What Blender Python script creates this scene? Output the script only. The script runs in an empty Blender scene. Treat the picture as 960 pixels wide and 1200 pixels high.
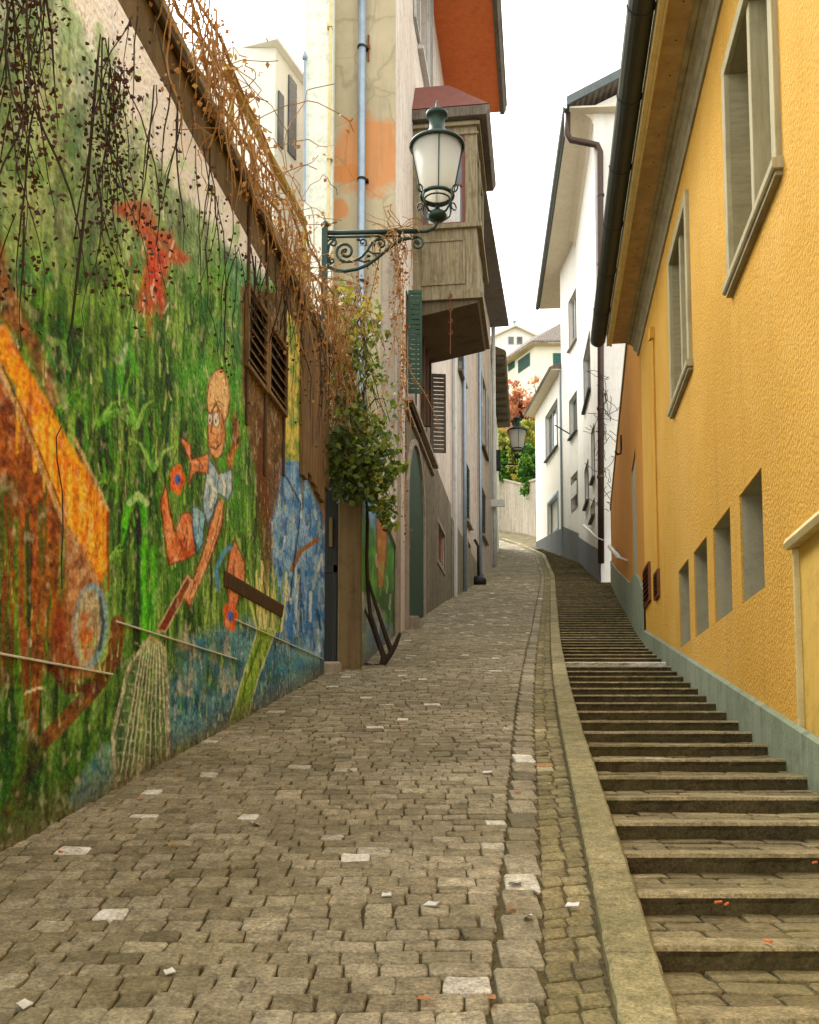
import bpy, math, random
import numpy as np
from mathutils import Vector, Matrix, noise as mnoise
random.seed(7); RNG = np.random.default_rng(7)
UNIT = 0.7                      # everything is laid out in survey units; one unit is 0.7 m (applied at the end)
sc = bpy.context.scene
COL = sc.collection

# ------------------------------------------------------------------ camera survey
EYE = 1.6; FPX = 1200.0; PITCH = math.radians(5.0); PY0 = 775.0
SP, CP = math.sin(PITCH), math.cos(PITCH)
def ray(px, py):
    u = PY0 - py
    return Vector((px - 480.0, FPX*CP - u*SP, FPX*SP + u*CP))
def at(px, py, Y):
    r = ray(px, py); k = Y / r.y
    return Vector((r.x*k, Y, EYE + r.z*k))
def zat(py, Y): return at(480, py, Y).z
PROF = [(14.4,790),(23,740),(28.7,716),(36,699),(43,684),(50,669),(57,656),(62,648),(68,640),(76,631),(85,624),(100,618)]
def smooth_prof():
    ys = [-40, -5, 0]; g = zat(790,14.4)/14.4
    zs = [g*y for y in ys]
    for y in np.arange(2, 14.4, 2): ys.append(y); zs.append(g*y)
    for Y, py in PROF: ys.append(Y); zs.append(zat(py, Y))
    ys += [130, 200, 300]; z = zs[-1]; zs += [z+3.5, z+10, z+14]
    return np.array(ys, float), np.array(zs, float)
PYS, PZS = smooth_prof()
# resample and smooth the slope a little
_fy = np.arange(-40, 300, 0.25); _fz = np.interp(_fy, PYS, PZS)
_k = np.ones(17)/17; _fs = np.convolve(np.pad(_fz, 8, mode='edge'), _k, 'valid')
_fs[:12] = _fz[:12]; _fs[-12:] = _fz[-12:]
def H(Y): return float(np.interp(Y, _fy, _fs))
def Hn(Y): return np.interp(Y, _fy, _fs)
def G(px, py):                       # where a sight line meets the ground
    lo, hi = 1.0, 140.0; prev = None
    r = ray(px, py)
    y = 1.5
    while y < 140:
        if EYE + r.z*y/r.y <= H(y): break
        y += 0.25
    a, b = y-0.25, y
    for _ in range(30):
        m = (a+b)/2
        if EYE + r.z*m/r.y <= H(m): b = m
        else: a = m
    return Vector((r.x*b/r.y, b, H(b)))
LEFT = [G(*p) for p in [(0,1000),(380,790)]]
def ext(p, q, Y): t = (Y-p.y)/(q.y-p.y); return (p.x+(q.x-p.x)*t, Y)
L_A = ext(LEFT[0], LEFT[1], -4)
KERB = [G(*p) for p in [(725,1200),(708,1110),(692,1030),(677,955),(665,896),(655,845),(649,800),(645.5,760),(645,710),(645,690),(645,675),(635,650)]]
RIGHT = [G(*p) for p in [(924,893),(842,824),(794,787),(766,770),(746,742),(729,709),(713,680)]]
kx = [ext(KERB[0],KERB[1],-3)] + [(k.x,k.y) for k in KERB] + [(7.6,69),(6.9,76),(4.5,80),(0,84)]
kx = [ (x,y) for x,y in kx ]
KY = np.array([k[1] for k in kx]); KX = np.array([k[0] for k in kx])
_ky = np.arange(-3, 84, .2); _kxs = np.convolve(np.pad(np.interp(_ky, KY, KX),6,mode='edge'), np.ones(13)/13,'valid')
_kxs[:12] = np.interp(_ky[:12], KY, KX)
def kerbX(Y): return float(np.interp(Y, _ky, _kxs))
rx = [ext(RIGHT[0],RIGHT[1],-3)] + [(k.x,k.y) for k in RIGHT]
HC = 0   # house corners on the right, far
WC = (8.32,44.0); WB = (9.33,55.4); WE = (8.5,67.6)
rx += [(WC[0]+.05,45.5), WB, WE, (10.0,80), (8.5,92)]
RY = np.array([k[1] for k in rx]); RX = np.array([k[0] for k in rx])
def rightX(Y): return float(np.interp(Y, RY, RX))
HP1 = (-0.31,21.8); HP2 = (1.42,35.0); HP3 = tuple(G(577,665)[:2]); HP4 = (HP3[0]+1.6, HP3[1]+14)
lx = [L_A, (LEFT[1].x,LEFT[1].y), (G(426,778).x, G(426,778).y), (HP1[0],HP1[1]), HP2, HP3, HP4, (HP4[0]-1.2,HP4[1]+4),(-2,84)]
LY = np.array([k[1] for k in lx]); LX = np.array([k[0] for k in lx])
def leftX(Y): return float(np.interp(Y, LY, LX))

# ------------------------------------------------------------------ mesh building
class MB:
    def __init__(s): s.v=[]; s.f=[]; s.c=[]
    def add(s, vs, fs, col=None):
        n=len(s.v); s.v += [tuple(v) for v in vs]
        for f in fs: s.f.append(tuple(i+n for i in f)); s.c.append(col)
    def hexa(s, p, col=None):        # 8 points: bottom 4 (ccw), top 4
        s.add(p, [(0,3,2,1),(4,5,6,7),(0,1,5,4),(1,2,6,5),(2,3,7,6),(3,0,4,7)], col)
    def box(s, x0,x1,y0,y1,z0,z1, col=None):
        s.hexa([(x0,y0,z0),(x1,y0,z0),(x1,y1,z0),(x0,y1,z0),(x0,y0,z1),(x1,y0,z1),(x1,y1,z1),(x0,y1,z1)], col)
    def wbox(s, W, s0,s1,z0,z1,d0,d1, col=None, zs=0.0):   # box in wall coordinates; zs = rise along s
        k=zs*(s1-s0)
        s.hexa([W.pt(s0,z0,d0),W.pt(s1,z0+k,d0),W.pt(s1,z0+k,d1),W.pt(s0,z0,d1),W.pt(s0,z1,d0),W.pt(s1,z1+k,d0),W.pt(s1,z1+k,d1),W.pt(s0,z1,d1)], col)
    def wprism(s, W, s0, s1, prof):    # (d,z) profile swept along the wall from s0 to s1
        n=len(prof); a=[W.pt(s0,z,d) for d,z in prof]; b=[W.pt(s1,z,d) for d,z in prof]
        s.add(a+b, [tuple(range(n)), tuple(range(2*n-1,n-1,-1))]+[(i,(i+1)%n,(i+1)%n+n,i+n) for i in range(n)])
    def tube(s, pts, r, n=8, cap=True):
        pts=[Vector(p) for p in pts]; m=len(pts); rs = r if isinstance(r,(list,tuple)) else [r]*m
        vs=[]; prev=None
        for i,p in enumerate(pts):
            t=(pts[min(i+1,m-1)]-pts[max(i-1,0)])
            if t.length<1e-9: t=Vector((0,0,1))
            t.normalize()
            if prev is None:
                a=Vector((0,0,1)) if abs(t.z)<.9 else Vector((1,0,0)); prev=t.cross(a).normalized()
            u=(prev-t*prev.dot(t))
            if u.length<1e-6: u=t.orthogonal()
            u.normalize(); prev=u; w=t.cross(u)
            for k in range(n):
                a=2*math.pi*k/n; vs.append(p+(u*math.cos(a)+w*math.sin(a))*rs[i])
        fs=[(i*n+k,i*n+(k+1)%n,(i+1)*n+(k+1)%n,(i+1)*n+k) for i in range(m-1) for k in range(n)]
        if cap: fs += [tuple(range(n-1,-1,-1)), tuple(range((m-1)*n,m*n))]
        s.add(vs,fs)
    def lathe(s, c, prof, n=24, cap=True):
        vs=[]; m=len(prof)
        for r,z in prof:
            for k in range(n):
                a=2*math.pi*k/n; vs.append((c[0]+r*math.cos(a), c[1]+r*math.sin(a), c[2]+z))
        fs=[(i*n+k,i*n+(k+1)%n,(i+1)*n+(k+1)%n,(i+1)*n+k) for i in range(m-1) for k in range(n)]
        if cap: fs += [tuple(range(n-1,-1,-1)), tuple(range((m-1)*n,m*n))]
        s.add(vs,fs)
    def ring(s, c, R, r, n=28, k=8):
        pts=[(c[0]+R*math.cos(2*math.pi*i/n), c[1]+R*math.sin(2*math.pi*i/n), c[2]) for i in range(n+1)]
        s.tube(pts, r, k, False)
    def leaf(s, p, size, col=None, droop=0):
        n=Vector((random.gauss(0,1),random.gauss(0,1),random.gauss(0,.8))).normalized(); u=n.orthogonal().normalized(); w=n.cross(u)
        a=random.random()*6.28; u2=u*math.cos(a)+w*math.sin(a); w2=n.cross(u2)
        p=Vector(p); L=size; B=size*.38
        s.add([p, p+u2*L*.45+w2*B+n*L*.08, p+u2*L, p+u2*L*.45-w2*B+n*L*.08], [(0,1,2,3)], col)
def link(name, data, parent=None):
    o=bpy.data.objects.new(name,data); COL.objects.link(o)
    if parent: o.parent=parent
    return o
def wloc(p):
    v=Vector((0,0,0))
    while p is not None: v+=p.location; p=p.parent
    return v
def obj(name, mb, mat, parent=None, bevel=0, smooth=False, label=None, kind=None, seg=2):
    me=bpy.data.meshes.new(name)
    off=wloc(parent)
    me.from_pydata([(v[0]-off.x,v[1]-off.y,v[2]-off.z) for v in mb.v],[],mb.f)
    if isinstance(mat,(list,tuple)):
        for m in mat: me.materials.append(m)
    else: me.materials.append(mat)
    if any(c is not None for c in mb.c):
        a=me.attributes.new('tint','FLOAT','FACE'); a.data.foreach_set('value',[0.5 if c is None else c for c in mb.c])
    if smooth: me.shade_smooth()
    me.update()
    o=link(name,me,parent)
    if bevel:
        b=o.modifiers.new('bevel','BEVEL'); b.width=bevel*UNIT; b.segments=seg; b.limit_method='ANGLE'; b.angle_limit=math.radians(40)
    if label: o['label']=label
    if kind: o['kind']=kind
    return o
def thing(name, label, cat, loc, group=None):
    o=link(name,None); o.empty_display_size=.2; o.location=loc; o['label']=label; o['category']=cat
    if group: o['group']=group
    return o
def tag(o, label, cat, group=None):
    o['label']=label; o['category']=cat
    if group: o['group']=group
    return o
class Wall:
    def __init__(s, a, b, side):         # side +1: street is to the right of a->b ; -1: to the left
        s.a=Vector((a[0],a[1],0)); s.b=Vector((b[0],b[1],0)); s.L=(s.b-s.a).length
        s.t=(s.b-s.a)/s.L; s.n=Vector((s.t.y,-s.t.x,0))*side
    def pt(s, u, z, d=0): p=s.a+s.t*u+s.n*d; return Vector((p.x,p.y,z))
    def hit(s, px, py, d=0):
        r=ray(px,py); o=s.a+s.n*d
        k=((o.x)*s.n.x+(o.y)*s.n.y)/(r.x*s.n.x+r.y*s.n.y)
        p=Vector((0,0,EYE))+r*k
        return (p-s.a).dot(s.t), p.z
    def rect(s, pxa, pxb, top, bot, d=0):
        m=(top[1]+bot[1])/2; s0=s.hit(pxa,m,d)[0]; s1=s.hit(pxb,m,d)[0]
        return min(s0,s1),max(s0,s1),s.hit(bot[0],bot[1],d)[1],s.hit(top[0],top[1],d)[1]
    def on(s,px,py,d=0): u,z=s.hit(px,py,d); return s.pt(u,z,d)
    def ground(s,u): return H(s.pt(u,0).y)
def facade(mb, W, s0,s1,z0,z1, holes=(), depth=.3, d=0, back=True, closed=True):
    us=sorted(set([s0,s1]+[h[0] for h in holes]+[h[1] for h in holes])); zs=sorted(set([z0,z1]+[h[2] for h in holes]+[h[3] for h in holes]))
    us=[u for u in us if s0-1e-6<=u<=s1+1e-6]; zs=[z for z in zs if z0-1e-6<=z<=z1+1e-6]
    for i in range(len(us)-1):
        for j in range(len(zs)-1):
            cu=(us[i]+us[i+1])/2; cz=(zs[j]+zs[j+1])/2
            if any(h[0]<cu<h[1] and h[2]<cz<h[3] for h in holes): continue
            mb.add([W.pt(us[i],zs[j],d),W.pt(us[i+1],zs[j],d),W.pt(us[i+1],zs[j+1],d),W.pt(us[i],zs[j+1],d)],[(0,1,2,3)])
    for h in holes:
        a,b,c,e=h[:4]; dd=d-(h[4] if len(h)>4 else depth)
        q=[(a,c),(b,c),(b,e),(a,e)]
        for k in range(4):
            p,r=q[k],q[(k+1)%4]
            mb.add([W.pt(p[0],p[1],d),W.pt(r[0],r[1],d),W.pt(r[0],r[1],dd),W.pt(p[0],p[1],dd)],[(0,1,2,3)])
        if back: mb.add([W.pt(a,c,dd),W.pt(b,c,dd),W.pt(b,e,dd),W.pt(a,e,dd)],[(0,1,2,3)])
def poly_prism(mb, pts, z0, z1):
    n=len(pts); mb.add([(p[0],p[1],z0) for p in pts]+[(p[0],p[1],z1) for p in pts],[tuple(range(n)),tuple(range(n,2*n))]+[(i,(i+1)%n,(i+1)%n+n,i+n) for i in range(n)])

# ------------------------------------------------------------------ materials
def lin(h):
    h=h.lstrip('#'); c=[int(h[i:i+2],16)/255 for i in (0,2,4)]
    return tuple((x/12.92 if x<=.04045 else ((x+.055)/1.055)**2.4) for x in c)+(1,)
class NT:
    def __init__(s,name):
        s.m=bpy.data.materials.new(name); s.m.use_nodes=True; s.t=s.m.node_tree; s.N=s.t.nodes; s.b=s.N['Principled BSDF']
        s.tc=s.N.new('ShaderNodeTexCoord').outputs['Object']
    def link(s,a,b): s.t.links.new(a,b)
    def node(s,t,**k):
        n=s.N.new(t)
        for a,v in k.items():
            if a in n.inputs: n.inputs[a].default_value=v
            else: setattr(n,a,v)
        return n
    def map(s,sx,sy,sz,rot=None):
        n=s.node('ShaderNodeMapping'); n.inputs['Scale'].default_value=(sx,sy,sz)
        if rot: n.inputs['Rotation'].default_value=rot
        s.link(s.tc,n.inputs['Vector']); return n.outputs[0]
    def noise(s,scale,detail=4,rough=.6,vec=None,out='Fac'):
        n=s.node('ShaderNodeTexNoise'); n.inputs['Scale'].default_value=scale; n.inputs['Detail'].default_value=detail; n.inputs['Roughness'].default_value=rough
        s.link(vec or s.tc,n.inputs['Vector']); return n.outputs[out]
    def voro(s,scale,feature='F1',vec=None,out='Distance'):
        n=s.node('ShaderNodeTexVoronoi'); n.feature=feature; n.inputs['Scale'].default_value=scale; s.link(vec or s.tc,n.inputs['Vector']); return n.outputs[out]
    def ramp(s,fac,stops):
        n=s.node('ShaderNodeValToRGB'); e=n.color_ramp.elements
        while len(e)<len(stops): e.new(.5)
        for i,(p,c) in enumerate(stops): e[i].position=p; e[i].color=c if isinstance(c,tuple) else (c,c,c,1)
        s.link(fac,n.inputs[0]); return n.outputs[0]
    def mix(s,fac,a,b,mode='MIX'):
        n=s.node('ShaderNodeMix'); n.data_type='RGBA'; n.blend_type=mode
        for x,sk in ((fac,n.inputs[0]),(a,n.inputs[6]),(b,n.inputs[7])):
            if isinstance(x,(int,float)): sk.default_value=x
            elif isinstance(x,tuple): sk.default_value=x
            else: s.link(x,sk)
        return n.outputs[2]
    def math(s,op,a,b=None,clamp=False):
        n=s.node('ShaderNodeMath'); n.operation=op; n.use_clamp=clamp
        for x,sk in ((a,n.inputs[0]),(b,n.inputs[1])):
            if x is None: continue
            if isinstance(x,(int,float)): sk.default_value=x
            else: s.link(x,sk)
        return n.outputs[0]
    def bump(s,hts):                     # [(height, distance in m, strength)]
        prev=None
        for h,dist,st in hts:
            n=s.node('ShaderNodeBump'); n.inputs['Distance'].default_value=dist; n.inputs['Strength'].default_value=st
            s.link(h,n.inputs['Height'])
            if prev: s.link(prev,n.inputs['Normal'])
            prev=n.outputs[0]
        s.link(prev,s.b.inputs['Normal'])
    def out(s,col,rough=.85,spec=.3,metal=0):
        if isinstance(col,tuple): s.b.inputs['Base Color'].default_value=col
        else: s.link(col,s.b.inputs['Base Color'])
        if isinstance(rough,(int,float)): s.b.inputs['Roughness'].default_value=rough
        else: s.link(rough,s.b.inputs['Roughness'])
        s.b.inputs['Specular IOR Level'].default_value=spec; s.b.inputs['Metallic'].default_value=metal
        return s.m
def plaster(name, base, dark, light=None, bump=.004, scale=60, streak=.5, dirt=None, rough=.92, patch=.5):
    t=NT(name); b=lin(base); d=lin(dark); l=lin(light or base)
    big=t.noise(.9,5,.65); c=t.mix(t.ramp(big,[(.35,0.),(.7,1.)]),b,l)
    st=t.noise(2.2,6,.7,t.map(3.2,3.2,.22)); c=t.mix(t.math('MULTIPLY',t.ramp(st,[(.45,0.),(.75,1.)]),streak),c,d)
    sp=t.noise(6,6,.75); c=t.mix(t.math('MULTIPLY',t.ramp(sp,[(.5,0.),(.7,1.)]),patch),c,lin(dirt or dark))
    fine=t.noise(scale*3,2,.5); c=t.mix(.12,c,t.ramp(fine,[(.3,(0,0,0,1)),(.7,(1,1,1,1))]),'OVERLAY')
    t.bump([(t.noise(scale,3,.6),bump,1.),(t.noise(5,4,.6),bump*3,.6)])
    return t.out(c,rough,.2)
def simple(name, base, dark=None, rough=.6, metal=0, bump=.0015, scale=30, amt=.5, spec=.4):
    t=NT(name); c=t.mix(t.math('MULTIPLY',t.ramp(t.noise(scale*.25,6,.7),[(.4,0.),(.72,1.)]),amt),lin(base),lin(dark or base))
    c=t.mix(.15,c,t.ramp(t.noise(scale*6,2,.5),[(.3,(0,0,0,1)),(.7,(1,1,1,1))]),'OVERLAY')
    t.bump([(t.noise(scale*2,4,.6),bump,1.)])
    return t.out(c,rough,spec,metal)
def wood(name, base, dark, rough=.8, vertical=True, amt=.8):
    t=NT(name); v=t.map(14,14,.9) if vertical else t.map(2,2,16)
    n=t.noise(2.5,7,.7,v); c=t.mix(t.math('MULTIPLY',t.ramp(n,[(.38,0.),(.66,1.)]),amt),lin(base),lin(dark))
    c=t.mix(t.math('MULTIPLY',t.ramp(t.noise(3.2,5,.7),[(.5,0.),(.68,1.)]),.6),c,lin(dark))
    t.bump([(n,.003,1.)]); return t.out(c,rough,.25)
def stucco(name, base, dark, bumpd=.012, scale=26, grey=None):
    t=NT(name); v=t.voro(scale,'SMOOTH_F1'); n=t.noise(scale*1.6,4,.65)
    h=t.math('ADD',t.math('MULTIPLY',v,.8),n)
    c=t.mix(t.ramp(t.noise(.7,4,.6),[(.3,0.),(.75,1.)]),lin(base),lin(dark))
    c=t.mix(t.math('MULTIPLY',t.ramp(n,[(.3,1.),(.5,0.)]),.35),c,lin(dark))
    c=t.mix(t.math('MULTIPLY',t.ramp(t.noise(1.6,6,.7,t.map(3,3,.2)),[(.5,0.),(.75,1.)]),.4),c,lin('#8a6a30' if grey is None else grey)); c=t.mix(t.math('MULTIPLY',t.ramp(t.noise(.45,5,.7),[(.45,0.),(.62,1.)]),.5),c,lin('#dfb566' if grey else base))
    c=t.mix(t.math('MULTIPLY',t.ramp(v,[(.05,0.),(.28,1.)]),.3),c,lin(dark)); t.bump([(h,bumpd*1.3,1.),(t.noise(3,3,.5),bumpd,.5)]); return t.out(c,.95,.12)
def glassy(name, base, rough=.12):
    t=NT(name); c=t.mix(t.ramp(t.noise(1.5,3),[(.3,0.),(.7,1.)]),lin(base),lin('#2a3034')); return t.out(c,rough,.6)

M={}
M['yellow']=stucco('yellow_stucco','#d8a74c','#c9993f',.009,42,'#8f7340')
M['orange']=stucco('ochre_stucco','#cc9244','#b87d34',.006,40)
M['plinth']=plaster('plinth_paint','#7f8a72','#57614c','#8a917c',.003,50,.6,'#4a4f3a')
M['panel']=plaster('yellow_panel','#cfa94e','#b48f3c','#d6b25a',.0012,60,.35,'#a07c34')
M['niche']=plaster('niche_render','#a09a80','#7c765e','#aaa48a',.0025,80,.4)
M['trim']=wood('stone_trim','#aca381','#857b58',.85,True,.5)
M['shut_b']=wood('beige_shutter','#9d9473','#7c7352',.8,False,.6)
M['soffit']=wood('soffit_board','#b39a72','#8a7048',.8,False,.6)
M['cornice']=wood('cornice_wood','#a09778','#6e6850',.8,False,.6)
M['fascia']=simple('cream_fascia','#d0bf88','#9a8c5c',.7)
M['gutter']=simple('dark_gutter','#35382f','#20231d',.5,.3,.002)
M['copper']=simple('brown_pipe','#4a3a32','#2c2320',.45,.5)
M['zinc']=simple('zinc_pipe','#8b99a6','#66727c',.45,.5)
M['zincdark']=simple('zinc_gutter','#5d6463','#3c4242',.5,.5)
M['white']=plaster('white_render','#dcd9d0','#b4b0a4','#e4e1d8',.003,60,.3,'#a6a294',patch=.25)
M['white2']=plaster('white_render_plain','#e3dfd2','#c5c0b0','#e8e4da',.003,60,.2,patch=.15)
M['slate']=plaster('slate_base','#5a5d5c','#3e403e','#646866',.004,40,.6,'#34352f')
M['soffw']=plaster('pale_soffit','#d0c6ae','#b4a98e','#d6cdb6',.002,40,.3)
M['tile']=None
M['beige']=None
M['pinkp']=plaster('pink_white_plaster','#d3cbbf','#9c8c7c','#c6b4a2',.004,40,.7,'#6d6a60',patch=.5)
M['pinkp2']=plaster('peach_plaster','#bcb4a8','#7a7268','#b9a08a',.004,40,.9,'#6a665e',patch=.7)
M['greyp']=plaster('damp_grey_render','#7a725e','#463f31','#857d66',.008,50,.9,'#393427',patch=.8)
M['pale']=plaster('pale_green_plaster','#d6dacb','#b4baa4','#e0e3d6',.004,40,.5,'#8c9478')
M['stone']=plaster('sandstone','#94897a','#5c5244','#a39886',.005,30,.6,'#4c4438')
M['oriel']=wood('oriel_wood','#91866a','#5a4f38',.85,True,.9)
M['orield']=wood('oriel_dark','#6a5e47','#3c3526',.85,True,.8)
M['oriel_roof']=simple('oriel_roof_metal','#7a4a42','#5a3630',.6,.1)
M['redwood']=simple('red_frame','#6e3a30','#4a2a24',.7)
M['orsoff']=plaster('orange_soffit','#d2703e','#b0562c','#d87a46',.002,40,.4)
M['greens']=wood('green_shutter','#2c4f3c','#1c3528',.6,False,.6)
M['teal']=simple('teal_shutter','#2f6f70','#235556',.5)
M['brownw']=wood('brown_wood','#5c4632','#31251a',.85,True,.8)
M['greyw']=wood('grey_wood','#6f675a','#3f3930',.85,True,.8)
M['whitew']=wood('white_shutter','#c9c9c4','#8e8e88',.7,True,.5)
M['iron']=simple('green_iron','#2f4038','#1c2722',.5,.6)
M['ironk']=simple('black_iron','#22221f','#151513',.6,.5)
M['rust']=simple('rusty_iron','#7a4a2a','#4e2c1a',.8,.2)
M['glass']=glassy('window_glass','#566066')
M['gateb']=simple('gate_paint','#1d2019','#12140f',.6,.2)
M['pillar']=plaster('pillar_render','#6b5b3e','#443824','#766545',.006,50,.8,'#43391f',patch=.5)
M['boards']=wood('weathered_boards','#8a704c','#4a3822',.9,True,.9)
M['coping']=plaster('concrete_coping','#a89f8c','#6e6553','#b3aa96',.004,40,.6,'#5a5242')
M['beam']=wood('mossy_beam','#5d4d33','#3a3020',.9,False,.8)
M['yrail']=simple('mossy_yellow_rail','#a08a3c','#6e5c2c',.8,0,.003)
M['ledge']=plaster('pale_ledge','#c8c8bc','#9a9a8c','#d4d4c8',.002,40,.3)
M['whitep']=simple('white_rail','#c4c2b8','#99968a',.5)
M['blue']=simple('blue_frame','#2d6d92','#235573',.5)
M['retain']=plaster('stained_concrete','#a39a86','#554c3e','#aba28e',.006,20,.95,'#4c4436',patch=.6)
M['van']=simple('white_paint','#dfe0e0','#cfcfcf',.25,0,.0002)
M['rubber']=simple('rubber','#1c1c1c','#141414',.8)
M['dglass']=glassy('dark_glass','#1c2226',.08)
M['creamwall']=plaster('cream_wall','#e0dbc4','#c6bfa4','#e6e2cf',.003,30,.2,patch=.1)
def lampglass():
    t=NT('frosted_glass'); t.b.inputs['Base Color'].default_value=lin('#e4e2d8'); t.b.inputs['Roughness'].default_value=.5
    t.b.inputs['Transmission Weight'].default_value=.35; t.b.inputs['Subsurface Weight'].default_value=0
    tr=t.node('ShaderNodeBsdfTranslucent'); tr.inputs[0].default_value=lin('#f0eee4'); mx=t.node('ShaderNodeMixShader'); mx.inputs[0].default_value=.55
    t.link(t.b.outputs[0],mx.inputs[1]); t.link(tr.outputs[0],mx.inputs[2]); t.link(mx.outputs[0],t.N['Material Output'].inputs[0]); return t.m
M['lampglass']=lampglass()
def tiles(name,a,b):
    t=NT(name); w=t.node('ShaderNodeTexWave'); w.bands_direction='X'; w.inputs['Scale'].default_value=1.6; w.inputs['Distortion'].default_value=.6; t.link(t.tc,w.inputs['Vector'])
    c=t.mix(t.ramp(t.noise(4,6,.7),[(.3,0.),(.7,1.)]),lin(a),lin(b)); t.bump([(w.outputs['Fac'],.04,1.),(t.noise(20),.01,.6)]); return t.out(c,.9,.2)
M['tile']=tiles('roof_tiles','#857a70','#5e554e')
def beige_m(cen):
    t=NT('beige_weathered_plaster'); c=t.mix(t.ramp(t.noise(.8,5,.7),[(.35,0.),(.7,1.)]),lin('#a3977a'),lin('#b5a98c'))
    # bare orange patches where the paint has come off
    for (cx,cz,sx,sz) in cen:
        mp=t.node('ShaderNodeMapping'); mp.vector_type='POINT'; mp.inputs['Location'].default_value=(-cx*sx,0,-cz*sz); mp.inputs['Scale'].default_value=(sx,0,sz); t.link(t.tc,mp.inputs['Vector'])
        ln=t.node('ShaderNodeVectorMath',operation='LENGTH'); t.link(mp.outputs[0],ln.inputs[0]); f=t.math('SUBTRACT',t.math('ADD',ln.outputs['Value'],t.math('MULTIPLY',t.noise(3.5,6,.7),1.3)),.65)
        c=t.mix(t.math('MULTIPLY',t.ramp(f,[(.75,1.),(1.,0.)]),.75),c,lin('#c07a40'))
    st=t.noise(2.,6,.7,t.map(3,3,.25)); c=t.mix(t.math('MULTIPLY',t.ramp(st,[(.5,0.),(.75,1.)]),.5),c,lin('#7b7058'))
    cr=t.voro(1.1,'DISTANCE_TO_EDGE',t.mix(.12,t.tc,t.noise(3,3,.5,None,'Color'))); c=t.mix(t.math('MULTIPLY',t.ramp(cr,[(0.,1.),(.012,0.)]),.35),c,lin('#6a604a'))
    t.bump([(t.noise(50,3),.003,1.),(t.noise(5,4),.012,.6)]); return t.out(c,.92,.15)
def tinted(name, cols, rough=.9, bump=.004, scale=45, moss=None, mossamt=.5, spec=.25, sheen=False, objvar=True):
    t=NT(name); a=t.node('ShaderNodeAttribute'); a.attribute_name='tint'; f=a.outputs['Fac']
    c=t.ramp(f,[(p,lin(h)) for p,h in cols])
    n=t.noise(scale*.3,6,.75); c=t.mix(.6,c,t.ramp(n,[(.3,(.08,.08,.08,1)),(.7,(.92,.92,.92,1))]),'OVERLAY')
    n=t.noise(scale*1.7,5,.75); c=t.mix(.7,c,t.ramp(n,[(.32,(.08,.08,.08,1)),(.68,(.92,.92,.92,1))]),'OVERLAY')
    c=t.mix(.5,c,t.ramp(t.noise(1.3,5,.7),[(.3,(.25,.25,.25,1)),(.7,(.75,.75,.75,1))]),'OVERLAY')
    if moss:
        mm=t.math('MULTIPLY',t.ramp(t.noise(1.1,6,.75),[(.42,0.),(.66,1.)]),mossamt); c=t.mix(mm,c,lin(moss))
    t.bump([(t.noise(scale,5,.65),bump,1.),(t.noise(scale*.2,4,.6),bump*2.5,.8)])
    return t.out(c,rough,spec)
M['cobble']=tinted('cobbles',[(0,'#5e5540'),(.3,'#766c52'),(.6,'#867c64'),(.9,'#958b72'),(.955,'#bdb8a8'),(1,'#d6d2c6')],.8,.004,50,'#5a5226',.35,.3)
M['cobblem']=tinted('mossy_cobbles',[(0,'#5a5138'),(.5,'#7a6e4c'),(.9,'#8b7f5a'),(.97,'#b0a888'),(1,'#a07a4a')],.85,.004,50,'#5e5f2c',.4,.25)
M['kerb']=tinted('kerb_granite',[(0,'#7a7150'),(1,'#998e68')],.85,.004,60,'#5c5c28',.55)
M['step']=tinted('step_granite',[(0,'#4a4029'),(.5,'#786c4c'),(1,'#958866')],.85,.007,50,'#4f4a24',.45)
M['tread']=tinted('tread_paving',[(0,'#5a4f34'),(.6,'#7a6e4e'),(.93,'#8a7d5a'),(1,'#ccc6ae')],.85,.004,50,'#4e4a22',.45)
M['mortar']=tinted('mortar_dirt',[(0,'#4c4228'),(1,'#574c30')],.95,.006,80,'#42421c',.5)
def leafm(name,cols,trans=.25):
    t=NT(name); a=t.node('ShaderNodeAttribute'); a.attribute_name='tint'; c=t.ramp(a.outputs['Fac'],[(p,lin(h)) for p,h in cols])
    m=t.out(c,.55,.35); tr=t.node('ShaderNodeBsdfTranslucent'); t.link(c,tr.inputs[0]); mx=t.node('ShaderNodeMixShader'); mx.inputs[0].default_value=trans
    t.link(t.b.outputs[0],mx.inputs[1]); t.link(tr.outputs[0],mx.inputs[2]); t.link(mx.outputs[0],t.N['Material Output'].inputs[0]); return m
M['leafs']=leafm('straw_leaves',[(0,'#5a3a22'),(.6,'#96602f'),(1,'#c49a54')])
M['leafg']=leafm('green_leaves',[(0,'#2c3c16'),(.5,'#556b22'),(.8,'#8a9a34'),(1,'#c0a83c')])
M['leafd']=leafm('dry_leaves',[(0,'#33201a'),(.6,'#5a3422'),(.9,'#8a4c24'),(1,'#b0763a')])
M['leafo']=leafm('autumn_leaves',[(0,'#9a5a3c'),(.5,'#c07c54'),(.85,'#cf9a70'),(1,'#c0b068')],.5)
M['leafb']=leafm('bush_leaves',[(0,'#24480f'),(.5,'#3f7a1e'),(1,'#86a83a')],.3)
M['leafy']=leafm('yellow_green_leaves',[(0,'#5a6a1e'),(.5,'#8e9434'),(1,'#c4b450')],.35)
M['stemd']=simple('dark_stem','#33261a','#1e1610',.9,0,.002)
M['stemo']=simple('dry_stem','#a37c4a','#6e4e2c',.9,0,.002)
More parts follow.
